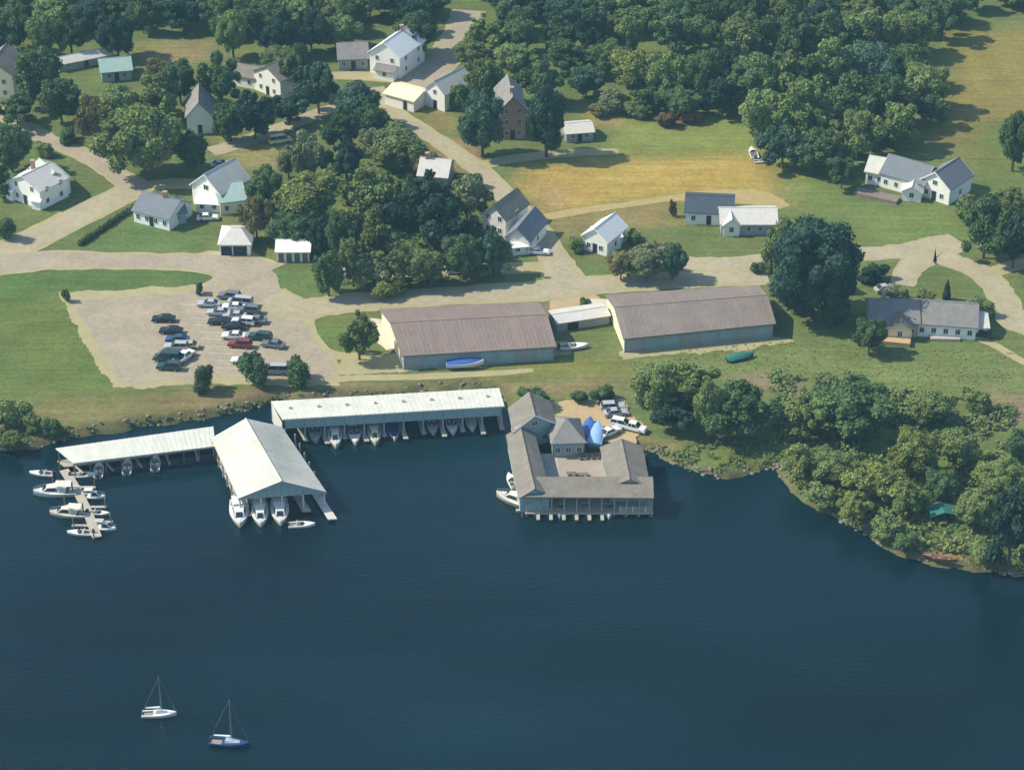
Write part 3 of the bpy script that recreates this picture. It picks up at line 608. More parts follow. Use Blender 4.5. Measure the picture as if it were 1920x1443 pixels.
for e0, e1 in ((fl, m0), (m0, fr)):
    mb = MB(); o_ = -axd*.06; D_ = Vector((0, 0, .45)); U_ = Vector((0, 0, .04))
    mb.add([e0-D_, e1-D_, e1+U_, e0+U_, e0-D_+o_, e1-D_+o_, e1+U_+o_, e0+U_+o_], [(4, 5, 6, 7), (3, 2, 1, 0), (7, 6, 2, 3), (0, 1, 5, 4), (0, 4, 7, 3), (1, 2, 6, 5)]); mb.build('bargeboard', M_wallgrey, T)
NP = 6
for i in range(NP+1):
    for t in (0.02, .98): post(T, fl.lerp(fr, t)+axd*(.5+i/NP*((bl-fl).length-1)), -1.5, zE-.1, .15, M_wallgrey)
for t in (.02, .26, .5, .74, .98): post(T, f2.lerp(g2, t), -1.5, zE-.4, .16, M_rlight)
Lp = (bl-fl).length; z0v = lambda p: Vector((p.x, p.y, 0)); ux = (fr-fl).normalized()
for t, ex in ((.08, .5), (.24, .5), (.5, .3), (.76, .5), (1.0, 3.6)):
    a = fl.lerp(fr, t)-axd*ex; b_ = bl.lerp(br, t); w_ = .75
    deckq(T, [a-ux*w_, a+ux*w_, b_+ux*w_, b_-ux*w_], .72, 'finger_dock', M_rlight if t == 1.0 else M_deck)
for i in range(14):
    p = fl+axd*(Lp*i/14+.9)-ux*.05; q_ = p+axd*(Lp/14-.1)
    wallq(T, p, q_, zE-1.3, zE-.28, .08, M_wallgrey, 'side_panel') if False else None
wallq(T, fl+axd*.5+ux*.3, bl+ux*.3, zE-1.1, zE-.15, .08, M_wallgrey, 'side_wall'); wallq(T, fr+axd*.5-ux*.4, br-ux*.4, zE-1.1, zE-.15, .08, M_wallgrey, 'side_wall')
wallq(T, bl-axd*.6, br-axd*.6, .6, zE-.2, .1, M_wallgrey, 'back_wall')
PV = (fl, fr, axd, ux)

# grey boathouse complex with courtyard
zD = 3.9
fl, fr = P(998, 934, zD), P(1226, 936, zD); bl, br = P(1002, 903, zD), P(1226, 903, zD)
cen = (P(955, 815, zD)+fl+fr+P(1200, 835, zD))/4
T = empty('courtyard_boathouse', (cen.x, cen.y, 0), 0, label='grey shingled boathouse of several wings round a small courtyard on piles', cat='boathouse')
def pdk(pxs, z=.8, m=None, nm='deck'): return deckq(T, [P(*p, z) for p in pxs], z, nm, m)
pdk([(985, 962), (1225, 962), (1208, 850), (955, 850)], .8)
def bq(*pxs): return [P(*p, zD) for p in pxs]
qW = bq((975, 931), (1030, 925), (1000, 812), (952, 815)); block(T, qW, .8, zD-.8, 1.5, 'v', wall=M_teal, roof=M_rwarm, wins=(0, 4, 4, 0), over=.3, fascia=None)
qS = bq((985, 933), (1226, 935), (1224, 903), (1002, 903)); qSl = [v.copy() for v in qS]; qSl[2].z += .9; qSl[3].z += .9
mb = MB(); mb.slab([v+Vector((0, 0, .2)) for v in qSl], .22); mb.build('porch_roof', M_rwarm, T)
qE = bq((1145, 912), (1216, 912), (1202, 838), (1128, 840)); block(T, qE, .8, zD-.6, 1.5, 'v', wall=M_wallgrey, roof=M_rwarm, wins=(0, 2, 4, 0), over=.3)
pdk([(1050, 905), (1150, 905), (1130, 858), (1046, 858)], .84, mat('pale_deck', (.34, .29, .24), .9, .16, 1.2), 'courtyard_deck')
qN = bq((965, 815), (1040, 800), (1028, 764), (958, 776)); block(T, qN, .8, zD+.4, 2.4, 'v', wall=M_teal, roof=M_rwarm, wins=(2, 2, 0, 0), floors=1, over=.5, fascia=M_trim)
qR = bq((1036, 830), (1096, 828), (1084, 786), (1030, 780)); block(T, qR, .8, zD-.6, 2.2, 'u', wall=M_teal, roof=M_rgrey, wins=(3, 0, 2, 0), hip=2.6, over=.4)
window(T, qN[0], qN[1], .5, zD+1.0, 1.2, 1.1)
# porch under the south roof: posts, dark slips, railing and right end wall
fa, fb = qS[0], qS[1]
for i in range(11):
    p = fa.lerp(fb, .01+.98*i/10); p.y += .3; post(T, p, -1.5, zD+.05, .12, M_wood)
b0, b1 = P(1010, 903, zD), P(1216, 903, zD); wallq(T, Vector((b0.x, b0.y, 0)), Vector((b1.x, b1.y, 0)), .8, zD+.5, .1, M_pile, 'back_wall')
e0 = fa.lerp(fb, .74); e1 = fa.lerp(fb, .99); e0.y += .5; e1.y += .5; wallq(T, e0, e1, .8, 1.9, .1, M_wood, 'railing')
for i in range(6):
    p = e0.lerp(e1, i/5); post(T, p, .8, 2.1, .07, M_trim, 'rail_post')
for i in range(6):
    p = fa.lerp(fb, .1+.1*i); p.z = 0; deckq(T, [p+Vector((-.3, -1.8, 0)), p+Vector((.3, -1.8, 0)), p+Vector((.3, 0, 0)), p+Vector((-.3, 0, 0))], .7, 'finger_dock')
for i in range(12):
    for yy in (0, 1):
        p = P(955+i*24 if yy == 0 else 958+i*23, 962 if yy == 0 else 850, .8); post(T, p, -1.5, .7, .13, M_pile, 'pile') if 958 < (955+i*24) < 1226 else None
# courtyard objects
def mk_table(px, label):
    p = P(*px, .8); t_ = empty('picnic_table', (p.x, p.y, .8), .1, label=label, cat='table', group='picnic tables in the courtyard')
    mb = MB(); mb.box(-.9, .9, -.4, .4, .7, .76); link('tabletop', mb.mesh('tabletop', M_pile), t_)
    for s_ in (-1, 1):
        mb = MB(); mb.box(-.9, .9, -.13, .13, 0, .05); link('bench', mb.mesh('bench', M_pile), t_, (0, s_*.75, .42))
        mb = MB(); mb.box(-.05, .05, -.75, .75, 0, .7); link('leg', mb.mesh('leg', M_pile), t_, (s_*.6, 0, 0))
mk_table((1093, 858), 'dark picnic table, left one of the pair in the boathouse courtyard'); mk_table((1072, 893), 'dark picnic table before the porch roof, left of the pair there'); mk_table((1094, 895), 'dark picnic table before the porch roof, right of the pair there'); mk_table((1116, 857), 'dark picnic table, right one of the pair in the boathouse courtyard')

# ------------------------------------------------------------------ trees
def leafcloud(lobes, n, smin, smax, seed, core=.86, zmin=-1.1, lean=.6):
    """lobes: (x, y, z, r). returns mesh arrays of leaf faces scattered over the lobes, plus inner cores"""
    r = np.random.RandomState(seed); L = np.array(lobes); k = len(L); w = L[:, 3]**2; w = w/w.sum()
    which = r.choice(k, n, p=w); dirs = r.normal(size=(n, 3)); dirs /= np.linalg.norm(dirs, axis=1)[:, None]
    rad = L[which, 3]*(.84+.34*r.rand(n)**1.6)
    p = L[which, :3]+dirs*rad[:, None]
    keep = p[:, 2] > zmin
    for j in range(k):
        dd = np.linalg.norm(p-L[j, :3], axis=1); keep &= (dd > L[j, 3]*.84) | (which == j)
    p, dirs, which = p[keep], dirs[keep], which[keep]; n = len(p)
    nrm = dirs*lean+r.normal(size=(n, 3))*.6+np.array([0, 0, .25]); nrm /= np.linalg.norm(nrm, axis=1)[:, None]
    up = r.normal(size=(n, 3)); a = np.cross(nrm, up); a /= np.linalg.norm(a, axis=1)[:, None]; b = np.cross(nrm, a)
    s = r.uniform(smin, smax, n)[:, None]; s2 = s*r.uniform(.5, .9, n)[:, None]
    V = np.stack([p-a*s, p-b*s2, p+a*s, p+b*s2], 1).reshape(-1, 3)
    F = np.arange(4*n).reshape(n, 4); lt = r.uniform(.82, 1.18, k)
    tone = lt[which]*r.uniform(.78, 1.22, n)
    return V, F, np.repeat(tone, 4), lt
def cloudmesh(name, lobes, n, smin, smax, seed, m, core=.84, **k):
    V, F, tone, lt = leafcloud(lobes, n, smin, smax, seed, **k)
    bm = bmesh.new(); base_v = len(V)
    vsx = []; fsx = []; tn = []
    for j, (x, y, z, rr) in enumerate(lobes):
        b2 = bmesh.new(); bmesh.ops.create_icosphere(b2, subdivisions=2, radius=rr*core)
        off = base_v+len(vsx)
        for v in b2.verts:
            jt = 1+random.uniform(-.12, .12); vsx.append((x+v.co.x*jt, y+v.co.y*jt, z+v.co.z*jt)); tn.append(.8*lt[j]*random.uniform(.8, 1.2))  # cores toned darker: shade painted into the gaps between leaves
        for f_ in b2.faces: fsx.append([off+v.index for v in f_.verts])
        b2.free()
    bm.free()
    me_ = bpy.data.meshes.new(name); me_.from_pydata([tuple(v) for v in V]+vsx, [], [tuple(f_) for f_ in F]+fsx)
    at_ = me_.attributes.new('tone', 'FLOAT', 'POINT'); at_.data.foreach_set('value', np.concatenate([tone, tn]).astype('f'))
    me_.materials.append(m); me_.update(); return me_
def lobes_round(seed, k=27):
    r = random.Random(seed); out = [(0, 0, 0, .60), (r.uniform(-.2, .2), r.uniform(-.2, .2), .2, .52)]
    for i in range(k):
        t = i/(k-1); zz = 1-1.75*t; ph = i*2.4+r.uniform(-.4, .4); rr = math.sqrt(max(0, 1-zz*zz)); rad = r.uniform(.12, .33)
        d = r.uniform(.52, .86)
        out.append((math.cos(ph)*rr*d, math.sin(ph)*rr*d, zz*d, rad))
    return out
def lobes_ragged(seed, k=30):
    r = random.Random(seed); out = [(0, 0, -.05, .46)]
    for i in range(k):
        t = i/(k-1); zz = 1-1.7*t; ph = i*2.4+r.uniform(-.7, .7); rr = math.sqrt(max(0, 1-zz*zz)); d = r.uniform(.38, .98)
        out.append((math.cos(ph)*rr*d*1.05, math.sin(ph)*rr*d, zz*d*r.uniform(.85, 1.1), r.uniform(.10, .27)))
    return out
def lobes_conifer(seed):
    r = random.Random(seed); out = []
    for i in range(26):
        t = i/25; zz = -.95+1.85*t; R_ = (1-t)**.85*.62; ph = i*2.4+r.uniform(-.3, .3)
        out.append((math.cos(ph)*R_, math.sin(ph)*R_, zz, .13+.3*(1-t)))
    out += [(0, 0, -.95+1.7*t/6, .45*(1-t/6)+.08) for t in range(7)]
    return out
def lobes_bush(seed):
    r = random.Random(seed); return [(0, 0, -.2, .6)]+[(r.uniform(-.6, .6), r.uniform(-.6, .6), r.uniform(-.6, .45), r.uniform(.28, .45)) for _ in range(11)]
PR = {'r': [cloudmesh('crown', lobes_round(10+i, 34), 9000, .028, .066, 30+i, LEAF['M']) for i in range(5)]+[cloudmesh('crown', lobes_ragged(20+i), 8500, .028, .075, 130+i, LEAF['M'], core=.7) for i in range(5)],
      'f': [cloudmesh('crown', lobes_round(91, 46), 13000, .022, .052, 92, LEAF['V'], core=.9)],
      'c': [cloudmesh('crown', lobes_conifer(50+i), 3600, .04, .075, 60+i, LEAF['D']) for i in range(2)],
      'b': [cloudmesh('crown', lobes_bush(70+i), 1900, .06, .11, 80+i, LEAF['M']) for i in range(3)]}
def trunk_mesh(seed):
    r = random.Random(seed); mb = MB(); mb.tube((0, 0, -.1), (.02, 0, .45), .032, .022, 7); mb.tube((.02, 0, .44), (0, .02, .8), .022, .01, 6)
    for i in range(4):
        a = i*1.6+r.random(); mb.tube((.015, 0, .3+.08*i), (math.cos(a)*.28, math.sin(a)*.28, .52+.1*i), .013, .004, 5)
    return mb.mesh('trunk', M_bark)
TR = [trunk_mesh(i) for i in range(3)]
# tones of colour for the words in the labels come with each row: centre x, centre y, width, height (pixels of the photograph), tone, shape, label, group
tcount = 0
def tree(x, y, w, h, tone='M', shape='r', label=None, group=None, name='tree', cat_='tree', zb=None):
    global tcount; tcount += 1
    k = ppm(x, y+h*.3); a = w/2/k; Hh = h/2/k
    c = math.sqrt(max((a*.55)**2, Hh*Hh-(a*_s)**2))/_c if Hh > a*_s else a*.6
    c = max(c, a*.6); gz = GZ
    low = .25 if shape in 'bf' else (.7 if shape == 'c' else 1.1)
    zc = c*.92+low
    p = P(x, y, gz+zc)
    t_ = empty(name, (p.x, p.y, gz), random.uniform(0, 6.28), label=label, cat=cat_, group=group)
    cr_ = link('crown', random.choice(PR[shape]), t_, (0, 0, zc), 0, (a, a*random.uniform(.9, 1.05), c))
    cr_.material_slots[0].link = 'OBJECT'; cr_.material_slots[0].material = LEAF[tone]
    H = (zc+c*.6)
    link('trunk', random.choice(TR), t_, (0, 0, 0), 0, (H*1.0, H*1.0, H))
    return t_
W1 = 'broadleaf tree in the dense wood at the upper right'
TREES = [
 # upper left
 (70, 140, 100, 110, 'D', 'r', 'dark tree right beside the cream house at the upper left edge', None),
 (112, 185, 86, 90, 'D', 'r', 'darkest tree of the upper left corner, below the long low shed', None),
 (30, 205, 80, 60, 'D', 'r', 'low dark tree under the gable of the cream house', None),
 (45, 100, 50, 40, 'M', 'r', 'small tree above the roof of the cream house', None),
 (175, 225, 76, 84, 'O', 'r', 'olive tinged tree where the hill road leaves the trees', None),
 (268, 262, 170, 150, 'M', 'r', 'biggest round green tree above the village road junction', None),
 (225, 195, 96, 86, 'M', 'r', 'green tree directly behind the biggest round tree', None),
 (296, 178, 96, 88, 'M', 'r', 'mid green tree left of the grey roofed cottage with white gable', None),
 (336, 150, 70, 80, 'D', 'r', 'dark tree behind the grey roofed cottage with white gable', None),
 (358, 280, 70, 76, 'D', 'r', 'dark tree in front of the white gable cottage, right of the round tree', None),
 (300, 130, 60, 40, 'O', 'r', 'olive tree on the dry patch in the upper left', None),
 (18, 275, 84, 92, 'D', 'r', 'dark tree at the left edge above the white farmhouse', None),
 (-10, 330, 70, 70, 'D', 'r', 'dark tree cut by the left edge beside the white farmhouse', None),
 (82, 276, 40, 34, 'M', 'b', 'round bush on the roadside above the white farmhouse', None),
 (128, 252, 44, 34, 'D', 'b', 'dark bush below the olive tree on the hill road', None),
 (8, 425, 44, 50, 'D', 'b', 'dark bush at the left edge below the white farmhouse', None),
 (412, 155, 86, 96, 'D', 'r', 'dark tree left of the white house with tan roof', None),
 (430, 225, 76, 76, 'D', 'r', 'dark tree above the left end of the pale drive', None),
 (476, 215, 96, 90, 'V', 'r', 'very dark tree below the white house with tan roof', None),
 (560, 130, 80, 90, 'D', 'r', 'dark tree right of the white house with tan roof', None),
 (596, 165, 76, 90, 'B', 'r', 'blue green tree in the shade right of the tan roofed house', None),
 (540, 205, 80, 60, 'V', 'r', 'low very dark tree above the pale drive', None),
 (520, 105, 70, 44, 'M', 'r', 'green tree at the top behind the tan roofed house', None),
 (670, 195, 100, 90, 'B', 'r', 'blue green tree left of the sandy roofed outbuilding', None),
 (640, 240, 80, 80, 'D', 'r', 'dark tree right of the end of the pale drive', None),
 (694, 225, 76, 70, 'D', 'r', 'dark tree at the head of the diagonal road', None),
 (648, 300, 76, 84, 'V', 'r', 'very dark tree, deep shade painted into its leaves, right of the pale grey tree', None),  # darkest leaf tone paints the deep shade at this spot
 (580, 296, 76, 90, 'G', 'r', 'pale grey green tree below the pale drive', None),
 (540, 300, 54, 60, 'G', 'r', 'pale small tree left of the grey green one', None),
 (742, 275, 116, 76, 'M', 'r', 'wide green tree left of the diagonal road', None),
 (700, 270, 60, 60, 'G', 'r', 'small pale tree left of the wide green tree by the diagonal road', None),
 (790, 300, 60, 50, 'O', 'r', 'olive shrubby tree beside the bare reddish patch', None),
 # centre
 (572, 372, 130, 110, 'Y', 'r', 'bright yellow green round tree in the middle of the village trees', None),
 (500, 350, 74, 80, 'D', 'r', 'dark tree left of the bright round tree', None),
 (480, 408, 66, 76, 'O', 'r', 'olive brown tree beside the grey side wing of the gabled house', None),
 (548, 428, 96, 70, 'D', 'r', 'dark tree behind the ribbed white shed', None),
 (600, 440, 60, 70, 'V', 'r', 'very dark tree right of the ribbed white shed', None),
 (694, 365, 116, 110, 'M', 'r', 'tall green tree right of the bright round tree', None),
 (700, 440, 110, 110, 'M', 'r', 'green tree in front of the tall one right of the bright round tree', None),
 (644, 440, 70, 100, 'D', 'r', 'narrow dark tree between the bright tree and the green pair', None),
 (806, 398, 150, 150, 'V', 'r', 'darkest blue green tree at the centre of the village trees', None),
 (764, 380, 50, 90, 'D', 'r', 'dark tree touching the left side of the darkest tree', None),
 (876, 375, 84, 90, 'G', 'r', 'grey green tree left of the pinkish roofed house', None),
 (880, 335, 50, 36, 'D', 'b', 'dark bush on the verge of the diagonal road', None),
 (615, 510, 70, 84, 'D', 'r', 'dark tree at the road corner left of the roadside row', None),
 (660, 490, 64, 84, 'M', 'r', 'first green tree of the roadside row, next to the dark corner tree', None),
 (700, 505, 66, 66, 'G', 'r', 'pale grey green tree second in the roadside row', None),
 (745, 495, 76, 80, 'M', 'r', 'green tree third in the roadside row', None),
 (795, 500, 80, 74, 'M', 'r', 'green tree fourth in the roadside row, below the darkest tree', None),
 (868, 478, 86, 90, 'D', 'r', 'dense dark tree in the roadside row right of the darkest tree', None),
 (924, 470, 62, 84, 'B', 'r', 'blue green tree in front of the pinkish roofed house', None),
 (830, 470, 54, 60, 'M', 'r', 'small green tree between the roadside row and the darkest tree', None),
 (730, 540, 60, 30, 'Y', 'b', 'low bright bush on the verge under the roadside row', None),
 # upper middle
 (905, 150, 84, 90, 'M', 'r', 'green tree above the left side of the pink brick house', None),
 (905, 230, 90, 120, 'B', 'r', 'blue green tall tree left of the pink brick house', None),
 (890, 185, 70, 80, 'D', 'r', 'dark tree behind the tall one left of the brick house', None),
 (1025, 225, 86, 130, 'V', 'r', 'tall very dark tree right of the pink brick house', None),
 (1015, 155, 90, 80, 'D', 'r', 'dark tree above the tall very dark one by the brick house', None),
 (965, 110, 90, 60, 'M', 'r', 'green tree behind the roof of the pink brick house', None),
 (880, 95, 70, 50, 'M', 'r', 'green tree on the right verge of the grey street', None),
 (845, 175, 40, 50, 'M', 'b', 'small bushy tree right of the narrow white house', None),
 (1060, 110, 90, 70, 'D', 'r', 'dark tree at the top, first right of the brick house trees', None),
 (1100, 150, 76, 64, 'B', 'r', 'blue green tree behind the dry clearing right of the brick house', None),
 (1140, 105, 90, 60, 'D', 'r', 'dark tree at the top, left of the bright tree group', None),
 (1190, 135, 100, 92, 'Y', 'r', 'bright green tree behind the reddish bare patch', None),
 (1255, 140, 96, 96, 'M', 'r', 'mid green tree right of the bright one behind the reddish patch', None),
 (1215, 185, 70, 50, 'D', 'r', 'low dark tree just above the left of the reddish bare patch', None),
 (1275, 190, 80, 50, 'D', 'r', 'low dark tree just above the right of the reddish bare patch', None),
 (1320, 140, 80, 100, 'D', 'r', 'dark tree second left of the dense wood', None),
 (1350, 180, 76, 70, 'V', 'r', 'very dark tree in the shade at the corner of the field', None),
 (1372, 120, 70, 80, 'V', 'r', 'very dark tree touching the left edge of the dense wood', None),
 (1142, 190, 60, 50, 'G', 'b', 'pale bush on the dry clearing', None),
 (1190, 205, 50, 24, 'M', 'b', 'low bush left of the reddish bare patch', None),
 (1120, 205, 40, 24, 'O', 'b', 'olive bush on the dry clearing', None),
 # right
 (1905, 260, 60, 110, 'D', 'r', 'dark tree cut by the right edge beside the tan field', None),
 (1850, 425, 116, 120, 'D', 'r', 'large dark tree above the loop drive', None),
 (1905, 450, 100, 104, 'V', 'r', 'very dark tree at the right edge above the spur drive', None),
 (1895, 375, 70, 56, 'M', 'r', 'green tree at the right edge above the large dark tree', None),
 (1815, 385, 50, 46, 'M', 'b', 'small green bush left of the large dark tree above the loop drive', None),
 (1530, 508, 176, 206, 'V', 'f', 'biggest and darkest tree, right of the right storage building', None),
 (1466, 470, 66, 130, 'M', 'r', 'tall green tree on the left side of the great dark tree', None),  # lighter crown overlapping the left of the great tree
 (1215, 485, 96, 76, 'G', 'r', 'grey green tree behind the right storage building', None),
 (1165, 495, 60, 56, 'O', 'r', 'olive tree below the small bright white house', None),
 (1262, 486, 56, 66, 'B', 'r', 'blue green tree right of the grey green one behind the storage roof', None),
 (1190, 440, 40, 30, 'M', 'b', 'bush touching the right side of the small bright white house', None),
 (1080, 456, 36, 34, 'M', 'b', 'bush on the left side of the small bright white house', None),
 (1425, 500, 36, 20, 'D', 'b', 'small dark bush on the verge left of the tall green tree', None),
 (1632, 625, 66, 66, 'D', 'r', 'dark tree at the left corner of the tan walled house', None),
 (1776, 540, 18, 34, 'V', 'c', 'slim dark conifer on the lawn inside the loop drive', None),
 (1836, 575, 56, 40, 'M', 'b', 'hedge like bush right of the grey roofed house', None),
 (1680, 548, 46, 34, 'G', 'b', 'pale bush behind the grey roofed house', None),
 (1735, 556, 46, 24, 'M', 'b', 'low green bush behind the ridge of the grey roofed house', None),
 (1640, 510, 60, 34, 'V', 'b', 'very dark bush in the shadow right of the biggest tree', None),
 (1000, 742, 70, 20, 'D', 'b', 'dark low scrub behind the roof of the courtyard boathouse', None),
 (1128, 735, 50, 26, 'D', 'b', 'dark bush above the sandy yard of the boathouse', None),
 (1085, 742, 40, 18, 'D', 'b', 'small dark bush between the two on the bank above the yard', None),
 # lake shore right
 (1232, 730, 102, 110, 'M', 'r', 'green tree at the left end of the shore trees beside the sandy yard', None),
 (1262, 770, 102, 76, 'V', 'r', 'dark shaded tree low on the bank left of the round shore tree', None),
 (1300, 715, 102, 70, 'M', 'r', 'light green tree behind the two left shore trees', None),
 (1385, 768, 136, 116, 'D', 'r', 'round dark tree standing alone on the lake bank', None),
 (1330, 765, 68, 110, 'M', 'r', 'lighter green crown put in as the sunlit side of the round dark bank tree', None),  # separate lighter crown paints the lit left side of the dark tree
 (1600, 762, 170, 130, 'D', 'r', 'big dark tree in the middle of the right shore wood', None),
 (1510, 784, 85, 81, 'M', 'r', 'green tree left of the big dark tree in the right shore wood', None),
 (1496, 862, 71, 66, 'Y', 'r', 'green shore tree above the notch in the bank', None),
 (1560, 871, 91, 62, 'M', 'r', 'green tree below the big dark shore tree', None),
 (1640, 904, 104, 81, 'Y', 'r', 'widest green tree of the right shore wood', None),
 (1716, 847, 91, 96, 'Y', 'r', 'tall green tree right of the big dark shore tree', None),
 (1740, 762, 85, 66, 'M', 'r', 'green tree at the top of the right shore wood', None),
 (1800, 834, 91, 81, 'M', 'r', 'green tree right of the tall green shore tree', None),
 (1870, 894, 95, 81, 'M', 'r', 'green tree near the right edge of the shore wood', None),
 (1900, 985, 109, 150, 'V', 'r', 'very dark tree at the right edge on the lake bank', None),
 (1830, 953, 85, 74, 'M', 'r', 'green tree above the teal tarpaulin', None),
 (1700, 932, 76, 66, 'M', 'r', 'green tree left of the teal tarpaulin', None),
 (1600, 948, 71, 44, 'Y', 'r', 'low green tree on the curve of the lake bank', None),
 (1660, 985, 64, 50, 'M', 'b', 'bush on the lake bank left of the teal tarpaulin', None),
 (1540, 925, 66, 50, 'M', 'b', 'bush overhanging the lake right of the notch in the bank', None),
 (1765, 905, 68, 60, 'D', 'r', 'dark tree directly above the teal tarpaulin', None),
 (1700, 1015, 50, 34, 'D', 'b', 'dark bush at the water left of the rusty brown canoes', None),
 (1840, 1030, 70, 44, 'M', 'b', 'bush on the bank right of the rusty brown canoes', None),
 (1550, 712, 60, 44, 'M', 'b', 'bush on the slope above the big dark shore tree', None),
 (1830, 745, 60, 50, 'M', 'b', 'bush above the shore wood beside the gravelly patch', None),
 (1905, 830, 60, 60, 'D', 'b', 'dark bush at the right edge below the gravelly patch', None),
 # lot and bank
 (382, 705, 48, 62, 'D', 'b', 'left one of three round bushes at the front of the lot', None),
 (474, 690, 58, 70, 'D', 'b', 'middle one of three round bushes at the front of the lot', None),
 (560, 690, 60, 62, 'D', 'b', 'right one of three round bushes at the front of the lot', None),
 (672, 628, 76, 88, 'M', 'r', 'round green tree against the cream end wall of the left storage building', None),
 (123, 553, 18, 24, 'D', 'b', 'tiny dark shrub at the far left corner of the lot', None),
 (374, 538, 20, 26, 'D', 'b', 'tiny dark shrub at the back edge of the lot', None),
 (1098, 568, 24, 26, 'D', 'b', 'tiny dark shrub beside the cream end wall of the right storage building', None),
 (22, 775, 76, 62, 'M', 'b', 'large green bush at the left edge of the bank', None),
 (95, 798, 52, 44, 'D', 'b', 'dark bush on the bank above the end of the covered dock', None),
 (12, 820, 60, 40, 'M', 'b', 'low green bush at the left edge above the water', None),
 (60, 790, 44, 40, 'M', 'b', 'mid green bush between the two larger bushes on the left bank', None),
]
for x, y, w, h, to, sh, lb, gr in TREES:
    bush = sh == 'b'
    tree(x, y, w, h, to, sh, lb, gr, 'bush' if bush else ('pine_tree' if sh == 'c' else 'tree'), 'bush' if bush else 'tree')
pts = [P(150+i*100/22, 460-i*68/22) for i in range(23)]; p0 = pts[11]
hb = empty('hedge', (p0.x, p0.y, GZ), 0, label='dark clipped hedge along the village road at the edge of the cottage lawn', cat='hedge')
hl_ = [(p.x-p0.x+random.uniform(-.1, .1), p.y-p0.y, .55+random.uniform(-.08, .08), random.uniform(.5, .68)) for p in pts]
link('foliage', cloudmesh('foliage', hl_, 3200, .10, .2, 5, LEAF['D'], zmin=.02), hb)
LEAF['R'] = leafmat('leaf_rusty', (.15, .11, .07))
for x_, y_, w_, h_, t_2, l_ in ((1248, 222, 46, 26, 'R', 'brownish bush at the left of the reddish bare patch'), (1295, 218, 40, 24, 'R', 'brownish bush at the right of the reddish bare patch'),
                             (1262, 388, 18, 34, 'R', 'narrow brown shrub standing by the sandy track')):
    tree(x_, y_, w_, h_, t_2, 'b', l_, None, 'bush', 'bush')
wood = {'farthest': [(1410, 80, 100, 100), (1480, 70, 110, 110), (1555, 65, 110, 100), (1630, 60, 110, 100), (1700, 60, 100, 90)],
        'third': [(1420, 150, 110, 110), (1488, 140, 116, 120), (1560, 130, 110, 110), (1632, 125, 110, 100), (1702, 120, 96, 86)],
        'second': [(1436, 215, 104, 110), (1508, 212, 106, 116), (1586, 196, 116, 116), (1660, 186, 110, 110), (1735, 160, 96, 90)],
        'front': [(1470, 270, 90, 90), (1540, 280, 96, 90), (1610, 255, 100, 92), (1680, 235, 100, 86), (1745, 205, 66, 56)], 'foremost': [(1580, 320, 64, 60)]}
ORD = ['leftmost', 'second', 'third', 'fourth', 'fifth', 'sixth']; TW = {'D': 'dark green', 'M': 'mid green', 'V': 'blackish green', 'B': 'blue green', 'G': 'grey green', 'O': 'olive', 'Y': 'bright green'}
ni = 0
for rw, ts in wood.items():
    for j, (x, y, w, h) in enumerate(ts):
        to = 'MDMBDMDM'[(ni*5+j) % 8]; ni += 1
        lb = 'small tree standing foremost at the lower tip of the dense wood' if rw == 'foremost' else f'{TW[to]} tree, {ORD[j]} from the left in the {rw} row of the dense wood'
        tree(x, y, w, h, to, 'r', lb, 'trees of the dense wood at the upper right')
# trees beyond the top of the photographed strip, continuing the village and the wood
back = []
for row, (yy, hh) in enumerate(((62, 74), (28, 66), (2, 60), (-22, 60), (-46, 60))):
    x = -60+row*23
    while x < 1990:
        skip = (820 < x < 900) or (x > 1780 and row < 3) or (690 < x < 760 and row < 2) or (1395 < x < 1760 and row == 0) or (250 < x < 380 and row == 0)
        if not skip: back.append((x+random.uniform(-12, 12), yy+random.uniform(-7, 7), random.uniform(62, 96), hh+random.uniform(-8, 14), row))
        x += random.uniform(58, 84)
ZN = [(60, 'behind the cream house at the left corner'), (180, 'behind the long low shed'), (300, 'above the dry clearing of the upper left'), (430, 'above the dark trees right of the dry clearing'), (560, 'behind the tan roofed white house'),
      (690, 'behind the brown roofed house'), (830, 'around the tall white house'), (930, 'right of the grey street'), (1040, 'behind the pink brick house'), (1150, 'above the low grey shed'), (1280, 'above the reddish bare patch'), (1400, 'left of the dense wood'),
      (1520, 'behind the left part of the dense wood'), (1640, 'behind the middle of the dense wood'), (1780, 'behind the right part of the dense wood'), (9999, 'at the head of the tan field')]
RW = ['first row', 'second row', 'third row', 'fourth row', 'last row']
seen = {}
for x, y, w, h, row in back:
    zn = next(t for lim, t in ZN if x < lim); tones = [t for t in 'DMVBG' if (zn, row, t) not in seen] or list('DMVBG')
    to = random.choice([t for t in tones if t in 'DMV'] or tones); seen[(zn, row, to)] = 1
    tree(x, y, w, h, to, 'r', f'{TW[to]} tree in the {RW[row]} {zn}', 'trees along the top edge')
# ------------------------------------------------------------------ haze
hz = bpy.data.materials.new('haze_air'); hz.use_nodes = True; hn = hz.node_tree.nodes; hn.clear()
ho = hn.new('ShaderNodeOutputMaterial'); hv = hn.new('ShaderNodeVolumePrincipled'); hz.node_tree.links.new(hv.outputs[0], ho.inputs['Volume'])
hv.inputs['Color'].default_value = (.40, .78, 1.0, 1); hv.inputs['Density'].default_value = .00013; hv.inputs['Anisotropy'].default_value = 0
mb = MB(); mb.box(-3700, 3700, -4600, 5300, -3, HC+6); o = mb.build('haze', hz); tag(o, 'thin pale summer haze over the lake and village', 'haze', kind='stuff')

